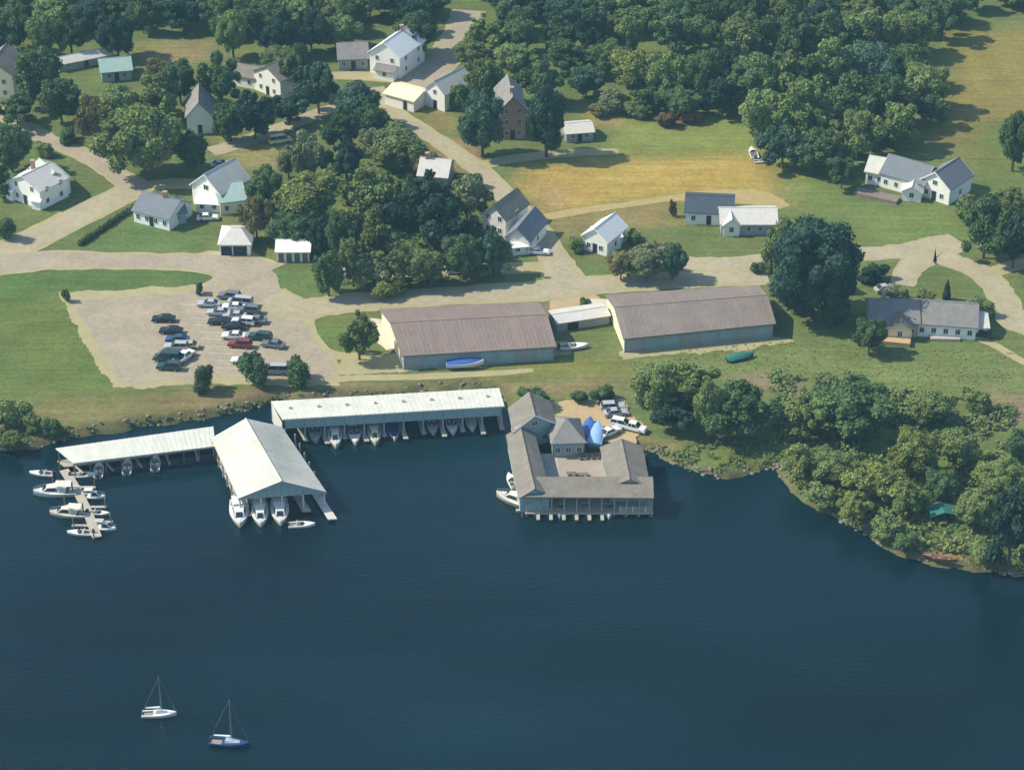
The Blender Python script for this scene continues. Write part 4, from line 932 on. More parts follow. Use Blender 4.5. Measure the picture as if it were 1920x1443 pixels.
# ------------------------------------------------------------------ low scrub, grass tufts and rocks (nobody could count them)
def scatter(name, px, n, s0, s1, m, label, cat_, z=GZ, h=1.0, seed=0, flat=False, band=None):
    r = np.random.RandomState(seed); poly = wxy(px, z); xs = [p[0] for p in poly]; ys = [p[1] for p in poly]
    Xr = r.uniform(min(xs), max(xs), n*4); Yr = r.uniform(min(ys), max(ys), n*4); ok = sdist(Xr, Yr, poly) > 0
    d = sdist(Xr, Yr, land); ok &= d > (.3 if band is None else band[0])
    if band: ok &= d < band[1]
    cl = .5*vnoise(Xr, Yr, 5.0, seed+40)+.5*vnoise(Xr, Yr, 1.7, seed+50); ok &= cl > .42
    Xr, Yr, d = Xr[ok][:n], Yr[ok][:n], d[ok][:n]; k = len(Xr)
    gz = np.where(d > 2.6, GZ, GZ*np.clip(d/2.6, 0, 1)**.6)
    V = []; F = []; tn = []
    for i in range(k):
        s = r.uniform(s0, s1); 
        for j in range(5):
            a = r.uniform(0, 6.28); t = r.uniform(.0, .9); cx = Xr[i]+math.cos(a)*s*.5*t; cy = Yr[i]+math.sin(a)*s*.5*t; cz = gz[i]+s*h*r.uniform(.1, .9)
            q_ = Vector((r.normal()*.6, r.normal()*.6, 1)).normalized(); e = q_.orthogonal().normalized(); g_ = q_.cross(e); c = Vector((cx, cy, cz)); ss = s*.28
            b0 = len(V); V += [tuple(c-e*ss), tuple(c-g_*ss*.7), tuple(c+e*ss), tuple(c+g_*ss*.7)]; F.append((b0, b0+1, b0+2, b0+3)); tn += [r.uniform(.65, 1.3)]*4
    me_ = bpy.data.meshes.new(name); me_.from_pydata(V, [], F); me_.attributes.new('tone', 'FLOAT', 'POINT').data.foreach_set('value', np.array(tn, 'f'))
    me_.materials.append(m); o = link(name, me_); tag(o, label, cat_, kind='stuff')
ML = mat
scatter('bank_scrub', [(-80, 780), (120, 800), (390, 770), (520, 740), (940, 722), (960, 760), (500, 790), (380, 810), (110, 850), (-80, 880)], 4200, .4, 1.0, LEAF['D'], 'dark scrub along the bank behind the white boathouses', 'scrub', band=(.2, 4.0), seed=1, h=.7)
scatter('shore_grass', [(1200, 830), (1300, 830), (1480, 820), (1700, 900), (1960, 1000), (1960, 1100), (1700, 1050), (1490, 930), (1300, 895)], 4200, .4, .9, LEAF['M'], 'rough yellow green growth along the right lake bank', 'scrub', band=(.05, 14), seed=2, h=.8)
scatter('wood_undergrowth', [(1440, 700), (1900, 760), (1940, 1050), (1700, 1030), (1500, 930), (1450, 840)], 4200, .7, 1.6, LEAF['M'], 'green undergrowth between the trees of the right shore wood', 'undergrowth', seed=3, h=.9)
scatter('field_weeds', [(1440, 640), (1900, 660), (1900, 740), (1450, 740), (1180, 720), (1190, 665)], 900, .3, .6, LEAF['Y'], 'rough weeds on the slope above the right shore wood', 'weeds', seed=4, h=.5)
scatter('village_undergrowth', [(480, 330), (760, 300), (960, 420), (960, 520), (640, 540), (590, 500), (490, 440)], 1600, .7, 1.5, LEAF['D'], 'shaded undergrowth between the village trees', 'undergrowth', seed=5, h=.8)
def rocks(name, px, n, label, band, seed):
    r = np.random.RandomState(seed); poly = wxy(px, 0); xs = [p[0] for p in poly]; ys = [p[1] for p in poly]
    Xr = r.uniform(min(xs), max(xs), n*40); Yr = r.uniform(min(ys), max(ys), n*40); d = sdist(Xr, Yr, land); ok = (sdist(Xr, Yr, poly) > 0) & (d > band[0]) & (d < band[1])
    Xr, Yr, d = Xr[ok][:n], Yr[ok][:n], d[ok][:n]; mb = MB()
    for x, y, dd in zip(Xr, Yr, d):
        s = r.uniform(.12, .48); z = GZ*max(0, min(1, dd/2.6))**.6; b2 = bmesh.new(); bmesh.ops.create_icosphere(b2, subdivisions=1, radius=s)
        mb.add([(x+v.co.x*r.uniform(.8, 1.3), y+v.co.y*r.uniform(.8, 1.3), z+v.co.z*.7*r.uniform(.8, 1.2)) for v in b2.verts], [[v.index for v in f_.verts] for f_ in b2.faces]); b2.free()
    o = mb.build(name, M_rock); tag(o, label, 'rocks', kind='stuff')
rocks('bank_rocks', [(-160, 800), (520, 740), (960, 720), (960, 790), (500, 800), (110, 870), (-160, 890)], 150, 'pale boulders lining the bank behind the white boathouses', (-.2, 2.2), 5)
rocks('shore_rocks', [(1190, 820), (1500, 860), (1700, 1000), (2000, 1060), (2000, 1120), (1600, 1040), (1450, 920), (1180, 900)], 320, 'pale boulders along the waterline below the right shore wood', (-.3, 1.4), 6)

# ------------------------------------------------------------------ boats
def hull_mesh(L, B, H, m_h, m_in, open_from=.0, sharp=1.0, wood=False):
    mb = MB(); st = 12; ring = []
    for i in range(st+1):
        t = i/st; x = -L/2+L*t; b = B/2*(1-max(0, (t-.45)/.55)**2.2*sharp) if t > .45 else B/2*(.9+.1*min(1, t/.3)); b = max(b, .02)
        g = H*(.78+.30*t*t); k = -.22*(1-max(0, (t-.7)/.3)**2)
        ring.append([(x, -b, g), (x, -b*.86, .05), (x, 0, k), (x, b*.86, .05), (x, b, g)])
    V = [p for r_ in ring for p in r_]; F = []
    for i in range(st):
        for j in range(4): a = i*5+j; F.append((a, a+1, a+6, a+5))
    F.append((0, 4, 3, 2, 1))
    mb.add([(x, y, z) for x, y, z in V], [tuple(reversed(f_)) for f_ in F])
    dk = MB(); cut = int(st*open_from)
    # deck lid over the forward part, rim round the cockpit
    for i in range(cut, st):
        a0, a1 = ring[i][0], ring[i][4]; b0, b1 = ring[i+1][0], ring[i+1][4]; c0 = (a0[0], 0, a0[2]+.10); c1 = (b0[0], 0, b0[2]+.10)
        dk.add([a0, b0, c1, c0], [(0, 1, 2, 3)]); dk.add([c0, c1, b1, a1], [(0, 1, 2, 3)])
    fl_ = MB()
    if cut:
        fz = H*.35
        vs_ = [(ring[i][0][0], ring[i][0][1]*.9, fz) for i in range(cut+1)]+[(ring[i][4][0], ring[i][4][1]*.9, fz) for i in range(cut, -1, -1)]
        fl_.add(vs_, [tuple(range(len(vs_)))])
        for i in range(cut):                 # gunwale rim
            for s_ in (0, 4):
                a0 = Vector(ring[i][s_]); b0 = Vector(ring[i+1][s_]); sg = 1 if s_ == 0 else -1
                dk.add([a0, b0, b0+Vector((0, sg*.2, 0)), a0+Vector((0, sg*.2, 0))], [(0, 1, 2, 3) if sg > 0 else (3, 2, 1, 0)])
                dk.add([a0+Vector((0, sg*.2, 0)), b0+Vector((0, sg*.2, 0)), (b0.x, b0.y*.9, fz), (a0.x, a0.y*.9, fz)], [(0, 1, 2, 3) if sg > 0 else (3, 2, 1, 0)])
    return mb.mesh('hull', m_h, True), dk.mesh('deck', m_h), (fl_.mesh('cockpit_floor', m_in) if cut else None)
M_boat = paint('boat_gelcoat', (.74, .74, .70)); M_cream_b = paint('boat_cream', (.68, .64, .52)); M_blue_b = paint('blue_canvas', (.05, .13, .38)); M_lblue = paint('pale_blue_canvas', (.28, .46, .70))
M_inner = mat('cockpit_lining', (.30, .26, .22), .8, .2, 2); M_tealc = mat('teal_tarpaulin', (.03, .15, .13), .7, .15, 1); M_navyb = paint('navy_hull', (.02, .05, .16)); M_red = paint('canoe_red', (.24, .10, .06))
M_canvas = mat('grey_canvas', (.40, .42, .42), .9, .15, 1)
def boat(kind, px, z=0, rz=0, L=6.5, label='', group=None, B=None, hull=None, world=None, top=None):
    p = world if world is not None else P(*px, z); H = L*.13; B = B or L*.36; hull = hull or M_boat
    t_ = empty('motorboat' if kind != 'covered' else 'covered_boat', (p.x, p.y, z), rz, label=label, cat='boat', group=group)
    if kind == 'sail': t_.name = 'sailboat'; B = L*.3
    of = {'run': .5, 'cruiser': .3, 'covered': 0, 'sail': .35, 'row': .92}[kind]
    h, d, f_ = hull_mesh(L, B, H, hull, M_inner, of)
    link('hull', h, t_); link('deck', d, t_)
    if f_: link('cockpit_floor', f_, t_)
    g = H*.9
    if kind == 'run':
        mb = MB(); x0 = L*.02; mb.add([(x0, -B*.4, g), (x0+.5, 0, g), (x0, B*.4, g), (x0-.35, -B*.36, g+.45), (x0+.15, 0, g+.45), (x0-.35, B*.36, g+.45)], [(0, 1, 4, 3), (1, 2, 5, 4), (3, 4, 1, 0), (4, 5, 2, 1)]); link('windshield', mb.mesh('windshield', M_glass), t_)
        for s_ in (-1, 1):
            mb = MB(); mb.box(-.25, .25, -.25, .25, 0, .3); mb.box(-.3, -.18, -.25, .25, .3, .7); link('seat', mb.mesh('seat', M_cream_b), t_, (-L*.12, s_*B*.2, H*.35))
        mb = MB(); mb.box(-.25, .25, -.2, .2, .0, .55); mb.box(-.12, .08, -.08, .08, -.7, 0); link('outboard_motor', mb.mesh('outboard_motor', M_dark), t_, (-L/2-.15, 0, H*.75))
    if kind == 'cruiser':
        mb = MB(); a, b_ = -L*.12, L*.24
        V = [(a, -B*.36, g-.05), (b_+.5, -B*.27, g), (b_+.5, B*.27, g), (a, B*.36, g-.05), (a+.15, -B*.31, g+1.0), (b_-.5, -B*.22, g+.85), (b_-.5, B*.22, g+.85), (a+.15, B*.31, g+1.0)]
        mb.add(V, [(0, 1, 5, 4), (1, 2, 6, 5), (2, 3, 7, 6), (3, 0, 4, 7), (4, 5, 6, 7)]); link('cabin', mb.mesh('cabin', hull), t_)
        wd = MB()
        def pl(i, j, k, l_, o): 
            q_ = [Vector(V[x]) for x in (i, j, k, l_)]; c = sum(q_, Vector())/4; n_ = (q_[1]-q_[0]).cross(q_[2]-q_[0]).normalized()*.02
            wd.add([c+(v-c)*.7+n_+Vector((0, 0, .1)) for v in q_], [(0, 1, 2, 3)])
        pl(0, 1, 5, 4, 0); pl(1, 2, 6, 5, 0); pl(2, 3, 7, 6, 0); link('cabin_windows', wd.mesh('cabin_windows', M_glass), t_)
        mb = MB(); mb.slab([(-L*.38, -B*.36, g+1.25), (-L*.02, -B*.36, g+1.35), (-L*.02, B*.36, g+1.35), (-L*.38, B*.36, g+1.25)], .06)
        for sx, sy in ((-L*.36, -.34), (-L*.36, .34), (-L*.04, -.34), (-L*.04, .34)): mb.tube((sx, sy*B, g-.1), (sx, sy*B, g+1.2), .03, n=5)
        link('canopy', mb.mesh('canopy', top or M_canvas), t_)
        mb = MB()
        for i in range(7):
            tt = .68+i*.05; bb = B/2*(1-max(0, (tt-.45)/.55)**2.2)*.92
            for s_ in (-1, 1): mb.tube((-L/2+L*tt, s_*bb, H), (-L/2+L*tt, s_*bb, H*1.05+.5), .02, n=4)
        for s_ in (-1, 1):
            for i in range(6):
                e_ = [(-L/2+L*(.68+k_*.05), s_*B/2*(1-max(0, (.68+k_*.05-.45)/.55)**2.2)*.92, H*1.05+.5) for k_ in (i, i+1)]
                b_0 = len(mb.v); mb.tube(e_[0], e_[1], .025, n=4)
        link('bow_rail', mb.mesh('bow_rail', M_chrome), t_)
    if kind == 'covered':
        mb = MB(); st = 10; V = []
        for i in range(st+1):
            t = i/st; x = -L/2+L*t*.98+.05; b = B/2*(1-max(0, (t-.45)/.55)**2.2)*1.03+.02; zg = H*(.78+.30*t*t)+.02; rr = .5*math.sin(math.pi*min(1, .15+t*.85))
            V += [(x, -b, zg-.15), (x, -b*.6, zg+rr*.75), (x, 0, zg+rr), (x, b*.6, zg+rr*.75), (x, b, zg-.15)]
        F = [(i*5+j, i*5+j+5, i*5+j+6, i*5+j+1) for i in range(st) for j in range(4)]; F = [tuple(reversed(f2_)) for f2_ in F]
        mb.add(V, F); mb.add([V[0], V[1], V[2], V[3], V[4]], [(0, 1, 2, 3, 4)]); link('cover', mb.mesh('cover', top or M_blue_b, True), t_)
    if kind == 'sail':
        mb = MB(); mb.tube((L*.08, 0, g-.1), (L*.08, 0, g+L*1.3), .07, .04, 8); link('mast', mb.mesh('mast', M_chrome), t_)
        mb = MB(); mb.tube((L*.06, 0, g+.9), (-L*.38, 0, g+.85), .06, .05, 6); mb.tube((L*.04, 0, g+1.02), (-L*.36, 0, g+.96), .16, .1, 8); link('boom', mb.mesh('boom', M_white), t_)
        mb = MB(); mb.add([(-L*.1, -B*.25, g), (L*.3, -B*.14, g+.05), (L*.3, B*.14, g+.05), (-L*.1, B*.25, g), (-.08*L, -B*.2, g+.45), (L*.2, -B*.1, g+.3), (L*.2, B*.1, g+.3), (-.08*L, B*.2, g+.45)], [(0, 1, 5, 4), (1, 2, 6, 5), (2, 3, 7, 6), (3, 0, 4, 7), (4, 5, 6, 7)])
        link('cabin', mb.mesh('cabin', M_boat), t_)
        mb = MB()
        for e in ((L*.49, 0, g), (-L*.49, 0, g), (L*.05, B*.47, g-.1), (L*.05, -B*.47, g-.1)): mb.tube(e, (L*.08, 0, g+L*1.28), .012, n=3)
        link('rigging', mb.mesh('rigging', M_chrome), t_)
    if kind == 'row':
        for xx in (-L*.2, L*.15): mb = MB(); mb.box(-.14, .14, -B*.4, B*.4, 0, .04); link('thwart', mb.mesh('thwart', M_wood), t_, (xx, 0, H*.6))
    return t_
def trailer(parent_label, px, rz, L):
    p = P(*px, GZ); t_ = empty('boat_trailer', (p.x, p.y, GZ), rz, label=parent_label, cat='trailer')
    mb = MB(); mb.box(-L/2, L/2, -.9, -.8, .4, .5); mb.box(-L/2, L/2, .8, .9, .4, .5); mb.box(-L/2, -L/2+.1, -.8, .8, .4, .5); mb.box(0, .1, -.8, .8, .4, .5); mb.box(L/2, L/2+1.4, -.06, .06, .4, .5); link('frame', mb.mesh('frame', M_chrome), t_)
    for s_ in (-1, 1): mb = MB(); mb.tube((0, -.1, 0), (0, .1, 0), .32, n=12); link('wheel', mb.mesh('wheel', M_tyre), t_, (-L*.1, s_*1.02, .32))
GM = 'boats berthed at the left pier'
BOATS = [
 ('run', (78, 890), R(172), 4.4, 'small pale blue grey runabout nearest the shore on the left of the pier', None),
 ('cruiser', (104, 926), R(183), 7.6, 'largest white cruiser, moored bow left on the lakeward pier', None),
 ('run', (158, 893), R(5), 4.6, 'grey open boat on the right of the pier close to the covered dock', None),
 ('cruiser', (176, 933), R(-4), 4.2, 'short white cruiser right of the largest cruiser', None),
 ('cruiser', (128, 966), R(176), 6.4, 'cream cruiser moored bow left below the largest cruiser', None),
 ('run', (186, 964), R(-5), 3.8, 'small white runabout on the right of the cream cruiser', None),
 ('run', (150, 1001), R(176), 4.4, 'pale grey boat at the outer end of the pier, left side', None),
 ('cruiser', (196, 992), R(-8), 4.2, 'white boat at the outer end of the pier, right side', None)]
for kd, px, rz, L, lb, _ in BOATS: boat(kd, px, 0, rz, L, lb, GM, hull=M_cream_b if 'cream' in lb else None, top=M_cream_b if 'largest' in lb else None)
T = empty('floating_pier', P(165, 930, 0), 0, label='narrow floating pier with boats on both sides at the left of the marina', cat='pier')
pp = [P(120, 880, .5), P(143, 915, .5), P(163, 955, .5), P(182, 1006, .5)]
for a, b_ in zip(pp[:-1], pp[1:]):
    d = (b_-a).normalized(); n_ = Vector((-d.y, d.x, 0))*.8; o = -n_; deckq(T, [a+o, b_+o, b_-o, a-o][::-1] if False else [a-n_, b_-n_, b_+n_, a+n_], .5, 'pier_section')
for (x, y), s_ in (((134, 906), -1), ((143, 912), 1), ((157, 947), -1), ((163, 949), 1), ((172, 984), -1), ((174, 977), 1)):
    a = P(x, y, .5); b_ = a+Vector((s_*3.4, 0, 0)); w_ = Vector((0, .3, 0)); qd = [a-w_, b_-w_, b_+w_, a+w_] if s_ > 0 else [b_-w_, a-w_, a+w_, b_+w_]; deckq(T, qd, .46, 'finger')
for (x, y) in ((112, 876), (136, 918), (156, 958), (176, 1006), (100, 907), (122, 948), (138, 985), (178, 911), (198, 950), (208, 978)): post(T, P(x, y, .5), -1.5, 2.2, .12, M_pile, 'pile')
ax_ang = math.atan2(-PV[2].y, -PV[2].x)
for t, L, kd, lb in ((.12, 8.0, 'cruiser', 'white cruiser with its bow out of the gabled boathouse, leftmost of four'), (.37, 7.0, 'cruiser', 'white cruiser with its bow out of the gabled boathouse, second from the left'),
                     (.58, 7.6, 'cruiser', 'white cruiser with its bow out of the gabled boathouse, third from the left')):
    p = P(*{.12: (449, 966), .37: (488, 968), .58: (525, 964)}[t], 0); boat(kd, None, 0, R(-83), L, lb, 'boats at the gabled boathouse', world=p, B=L*.42, top=M_boat)
p = P(566, 986, 0); boat('run', None, 0, R(4), 4.6, 'small white runabout lying sideways before the gabled boathouse', 'boats at the gabled boathouse', world=p)
sa = math.atan2(-(SL[1]-SL[0]).x, (SL[1]-SL[0]).y)+math.pi
def slipboat(i, L, kd, lb, out=1.0, **k):
    d = (SL[1]-SL[0]).normalized(); nrm_ = Vector((d.y, -d.x, 0)); p = SL[i]+nrm_*(out-L/2); boat(kd, None, 0, math.atan2(nrm_.y, nrm_.x), L, lb, 'boats in the slips of the long boathouse', world=p, **k)
slipboat(1, 6.6, 'run', 'grey boat deep in the second slip from the left of the long boathouse', 1.2, hull=M_canvas)
slipboat(2, 7.6, 'cruiser', 'whitest bow showing from the long boathouse, third slip from the left', 3.2)
slipboat(3, 6.4, 'run', 'small boat in the fourth slip of the long boathouse', 2.4)
slipboat(4, 7.0, 'cruiser', 'pinkish white boat in the fifth slip of the long boathouse', 3.0, hull=M_cream_b)
slipboat(5, 6.0, 'covered', 'blue covered boat in the middle slip of the long boathouse', 1.8, top=M_navyb)
slipboat(7, 6.0, 'run', 'boat in the dark of the eighth slip of the long boathouse', .8, hull=M_canvas)
slipboat(8, 6.0, 'run', 'pale boat in the ninth slip of the long boathouse', 1.2)
slipboat(9, 5.6, 'covered', 'grey covered boat in the tenth slip of the long boathouse', .4, top=M_canvas)
for i, (t, lb) in enumerate(((.16, 'leftmost of the small boats in the shade of the covered dock'), (.36, 'second small boat in the shade of the covered dock'), (.56, 'third small boat in the shade of the covered dock'))):
    p = WD[0].lerp(WD[1], t); p.y += 1.2; boat('run', None, 0, R(95), 5.0, lb, 'boats under the covered dock', world=p)
boat('cruiser', (970, 943), 0, R(150), 8.4, 'pale green white cruiser at the lower left corner of the courtyard boathouse', None, hull=M_cream_b, top=M_boat)
boat('cruiser', (1000, 958), 0, R(-10), 5.8, 'short white boat before the left end of the courtyard boathouse porch', None, top=M_boat)
boat('run', (960, 905), 0, R(105), 5.0, 'small white boat along the left side of the courtyard boathouse', None)
boat('run', (1048, 957), 0, R(-88), 5.2, 'left small boat nosing out of the courtyard boathouse porch', 'boats under the porch', hull=M_canvas)
boat('run', (1100, 955), 0, R(-88), 5.2, 'middle small boat nosing out of the courtyard boathouse porch', 'boats under the porch', hull=M_canvas)
boat('run', (1140, 957), 0, R(-88), 5.6, 'white small boat nosing out of the right half of the porch', 'boats under the porch')
boat('sail', (299, 1341), 0, R(2), 5.3, 'white sailboat moored on open water at the lower left', None)
boat('sail', (430, 1396), 0, R(-8), 6.2, 'dark hulled sailboat moored right of the white sailboat', None, hull=M_navyb)
boat('row', (1912, 1072), 0, R(5), 4.0, 'white rowing boat on the water at the right edge', None)
# boats ashore
boat('covered', (872, 684), GZ+.55, R(4), 7.2, 'blue covered boat on a trailer before the left storage building', None, top=M_blue_b); trailer('boat trailer under the blue covered boat', (872, 688), R(4), 6)
boat('run', (905, 672), GZ+.05, R(20), 5, 'small white open boat beside the blue covered boat', None)
boat('run', (1076, 652), GZ+.15, R(8), 5.6, 'white boat on the grass at the right end of the left storage building', None)
boat('run', (1305, 640), GZ+.1, R(5), 4.8, 'left white boat before the right storage building', None)
boat('run', (1347, 634), GZ+.1, R(12), 4.6, 'right white boat before the right storage building', None)
boat('covered', (1388, 672), GZ+.1, R(20), 5.6, 'teal covered boat on the grass below the right storage building', None, top=M_tealc, hull=M_tealc)
boat('covered', (1118, 818), GZ+.1, R(82), 7.6, 'large pale blue covered boat beside the courtyard boathouse', None, top=M_lblue, hull=M_lblue)
boat('covered', (1104, 806), GZ+.1, R(84), 6.6, 'darker blue covered boat left of the pale blue one', None, top=M_blue_b, hull=M_blue_b)
boat('run', (1412, 290), GZ+.1, R(95), 5.5, 'white boat standing on the grass at the edge of the dense wood', None)
boat('row', (1430, 304), GZ+.05, R(10), 4, 'small white dinghy on the grass below the boat at the wood edge', None)
boat('row', (1752, 1046), GZ, R(-30), 4.2, 'rusty brown canoe pulled up on the bank, left of two', 'canoes on the bank', hull=M_red, B=.9)
boat('row', (1772, 1050), GZ, R(-12), 4.2, 'rusty brown canoe pulled up on the bank, right of two', 'canoes on the bank', hull=M_red, B=.9)
# teal tarpaulin shelter on the bank
p = P(1765, 972); T = empty('tarpaulin_shelter', (p.x, p.y, GZ), .1, label='teal tarpaulin shelter among the trees on the right lake bank', cat='shelter')
mb = MB(); mb.slab([(-2.4, -1.6, 1.6), (0, -1.6, 2.3), (0, 1.6, 2.3), (-2.4, 1.6, 1.6)], .05); mb.slab([(0, -1.6, 2.3), (2.4, -1.6, 1.6), (2.4, 1.6, 1.6), (0, 1.6, 2.3)], .05); link('tarpaulin', mb.mesh('tarpaulin', M_tealc), T)
for sx in (-2.3, 2.3):
    for sy in (-1.5, 1.5): mb = MB(); mb.tube((sx, sy, 0), (sx, sy, 1.6), .05, n=6); link('pole', mb.mesh('pole', M_wood), T)

# ------------------------------------------------------------------ cars
def car_proto(kind):
    P_ = {'sedan': (4.6, [(-2.3, .35), (-2.3, .82), (-1.6, .95), (.75, .95), (2.05, .80), (2.3, .60), (2.3, .35)], [(-1.75, .93), (-1.05, 1.42), (.15, 1.42), (.95, .93)]),
          'suv': (4.7, [(-2.35, .4), (-2.35, 1.0), (-2.2, 1.08), (.9, 1.08), (2.1, .98), (2.35, .75), (2.35, .4)], [(-2.25, 1.06), (-2.0, 1.72), (.2, 1.72), (.95, 1.06)]),
          'van': (5.2, [(-2.6, .4), (-2.6, 1.15), (-2.5, 1.2), (1.5, 1.2), (2.4, 1.0), (2.6, .7), (2.6, .4)], [(-2.55, 1.18), (-2.45, 2.05), (.9, 2.05), (1.75, 1.18)]),
          'pickup': (5.4, [(-2.7, .45), (-2.7, 1.1), (.9, 1.1), (1.2, 1.1), (2.5, 1.0), (2.7, .75), (2.7, .45)], [(-.7, 1.08), (-.55, 1.75), (.75, 1.75), (1.3, 1.08)])}[kind]
    L, body, gh = P_; W_ = .88; mb = MB()
    n_ = len(body); V = [(x, -W_*(.97 if z < .5 else 1) + (.06 if z > .9 else 0), z) for x, z in body]+[(x, W_*(.97 if z < .5 else 1)-(.06 if z > .9 else 0), z) for x, z in body]
    mb.add(V, [tuple(range(n_)), tuple(range(2*n_-1, n_-1, -1))]+[(i, n_+i, n_+(i+1) % n_, (i+1) % n_) for i in range(n_)])
    a, b_, c, d = gh; wt = .66
    # roof panel and pillars stay body colour, glass sits inside
    mb.add([(b_[0], -wt, b_[1]), (c[0], -wt, c[1]), (c[0], wt, c[1]), (b_[0], wt, b_[1]), (b_[0], -wt, b_[1]-.06), (c[0], -wt, c[1]-.06), (c[0], wt, c[1]-.06), (b_[0], wt, b_[1]-.06)], [(0, 1, 2, 3), (4, 7, 6, 5), (0, 4, 5, 1), (1, 5, 6, 2), (2, 6, 7, 3), (3, 7, 4, 0)])
    for s_ in (-1, 1):
        for (p0, p1) in ((a, b_), (d, c), (((a[0]+d[0])/2-.3, a[1]), ((b_[0]+c[0])/2, b_[1]))): mb.tube((p0[0], s_*.8, p0[1]), (p1[0], s_*wt, p1[1]-.03), .05, n=4)
    gl = MB(); V = [(a[0], -.79, a[1]), (d[0], -.79, d[1]), (c[0], -wt+.02, c[1]-.03), (b_[0], -wt+.02, b_[1]-.03)]; V += [(x, -y, z) for x, y, z in V]
    gl.add(V, [(0, 1, 2, 3), (7, 6, 5, 4), (1, 5, 6, 2), (0, 3, 7, 4)])
    wh = MB(); wh.tube((0, -.11, 0), (0, .11, 0), .33, n=14); rm = MB(); rm.tube((0, -.12, 0), (0, .12, 0), .19, n=8)
    hl = MB(); hl.box(-.04, .04, -.17, .17, -.07, .07)
    bedm = None
    if kind == 'pickup': bd = MB(); bd.box(-2.55, -.85, -.72, .72, 1.07, 1.104); bedm = bd.mesh('cargo_bed', M_dark)
    return dict(L=L, body=mb, glass=gl.mesh('windows', M_glass), wheel=wh.mesh('wheel', M_tyre), rim=rm.mesh('rim', M_rim), head=hl.mesh('headlight', M_lamp), tail=hl.mesh('tail_light', paint('tail_red', (.35, .02, .02))), bed=bedm)
CP = {k: car_proto(k) for k in ('sedan', 'suv', 'van', 'pickup')}; BODY = {}
CCOL = {'black': (.012, .014, .018), 'white': (.72, .72, .70), 'silver': (.38, .40, .42), 'green': (.02, .07, .06), 'blue': (.03, .07, .16), 'red': (.20, .04, .035), 'tan': (.42, .35, .24), 'grey': (.14, .15, .16), 'cream': (.70, .62, .42)}
def car(kind, col, px, rz, label, group='cars in the marina lot'):
    p = P(*px, GZ+.03); c = CP[kind]; key = (kind, col)
    if key not in BODY: BODY[key] = c['body'].mesh('body', paint('car_'+col, CCOL[col]))
    t_ = empty({'sedan': 'parked_car', 'suv': 'parked_car', 'van': 'van', 'pickup': 'pickup_truck'}[kind], (p.x, p.y, GZ+.035), R(rz), label=label, cat={'van': 'van', 'pickup': 'pickup truck'}.get(kind, 'car'), group=group)
    link('body', BODY[key], t_); link('windows', c['glass'], t_)
    if c['bed']: link('cargo_bed', c['bed'], t_)
    for sx in (-.3, .31):
        for sy in (-.8, .8): w_ = link('wheel', c['wheel'], t_, (sx*c['L'], sy, .33)); link('rim', c['rim'], w_)
    for sy in (-.6, .6): link('headlight', c['head'], t_, (c['L']/2, sy, .66)); link('tail_light', c['tail'], t_, (-c['L']/2, sy, .75))
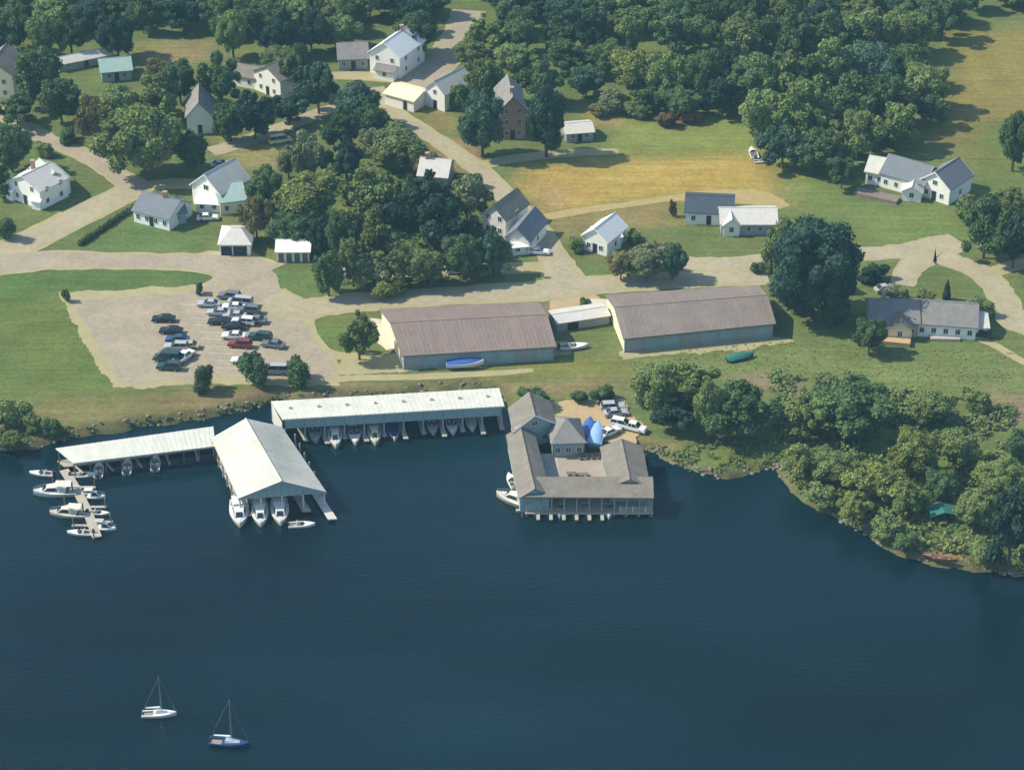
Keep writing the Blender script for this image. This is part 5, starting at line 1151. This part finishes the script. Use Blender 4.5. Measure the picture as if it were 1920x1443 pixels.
CARS = [('sedan', 'black', (307, 602), 178, 'dark car at the back of the left row in the lot'),
 ('sedan', 'black', (321, 624), 176, 'black sedan second in the left row of the lot'),
 ('sedan', 'blue', (333, 640), 177, 'dark blue sedan third in the left row of the lot'),
 ('suv', 'silver', (331, 655), 178, 'silver car between the dark sedans and the dark van'),
 ('van', 'green', (313, 676), 172, 'dark green van near the front of the left row'),
 ('pickup', 'white', (346, 674), 60, 'white pickup right beside the dark green van'),
 ('sedan', 'tan', (352, 652), 176, 'tan car right of the silver car in the lot'),
 ('suv', 'green', (317, 692), 174, 'dark suv in front of the dark green van'),
 ('sedan', 'silver', (392, 574), 176, 'silver sedan at the back left of the crowded row'),
 ('suv', 'grey', (430, 560), 168, 'grey suv at the very back of the crowded row'),
 ('van', 'silver', (450, 572), 170, 'silver van at the back of the crowded row'),
 ('sedan', 'white', (438, 580), 174, 'white sedan before the silver van'),
 ('suv', 'grey', (466, 586), 170, 'grey suv on the right side of the crowded row'),
 ('sedan', 'silver', (440, 596), 174, 'silver sedan in the middle of the crowded row'),
 ('sedan', 'black', (412, 607), 176, 'small black car on the left of the crowded row'),
 ('suv', 'white', (456, 608), 172, 'white suv in the middle of the crowded row'),
 ('sedan', 'black', (438, 616), 174, 'black sedan before the white suv'),
 ('sedan', 'white', (438, 634), 176, 'white car just behind the dark red suv'),
 ('suv', 'red', (450, 650), 172, 'dark red suv near the middle bush'),
 ('suv', 'green', (488, 636), 168, 'dark green suv right of the dark red one'),
 ('sedan', 'grey', (512, 650), 165, 'grey car at the right end of the crowded row'),
 ('sedan', 'white', (456, 680), 176, 'white car just left of the middle bush'),
 ('van', 'silver', (516, 700), 178, 'silver van between the middle and right bushes'),
 ('sedan', 'grey', (478, 604), 168, 'grey car at the right edge of the crowded row'),
 ('sedan', 'silver', (410, 590), 175, 'silver hatchback left of the crowded row')]
for a_ in CARS: car(*a_)
for a_ in (('van', 'cream', (526, 268), 20, 'cream van on the pale drive among the trees', None), ('sedan', 'white', (390, 412), 5, 'white car in front of the white gabled house', None),
           ('suv', 'white', (1168, 800), -20, 'white suv in the sandy yard behind the courtyard boathouse', 'cars in the sandy yard'), ('pickup', 'white', (1186, 806), -25, 'white pickup at the right of the sandy yard', 'cars in the sandy yard'),
           ('sedan', 'silver', (1155, 778), 10, 'silver sedan at the back of the sandy yard', 'cars in the sandy yard'), ('suv', 'silver', (1150, 768), 5, 'silver suv at the very back of the sandy yard', 'cars in the sandy yard'),
           ('sedan', 'white', (1143, 814), 40, 'white car beside the pale blue covered boat', 'cars in the sandy yard'),
           ('suv', 'silver', (650, 512), 70, 'silver suv at the roadside under the trees', None), ('sedan', 'grey', (682, 522), 10, 'grey car under the roadside trees', None),
           ('suv', 'white', (858, 512), 5, 'white suv seen through the roadside trees', None), ('sedan', 'white', (1010, 476), -5, 'white car by the blue grey roofed house', None),
           ('sedan', 'silver', (1660, 545), 20, 'silver sedan on the drive behind the grey roofed house', None), ('suv', 'black', (1838, 632), 170, 'black suv at the right end of the grey roofed house', None),
           ('sedan', 'silver', (415, 312), 10, 'silver car above the white gabled house', None)): car(*a_)
print('trees', tcount, 'objects', len(bpy.data.objects))
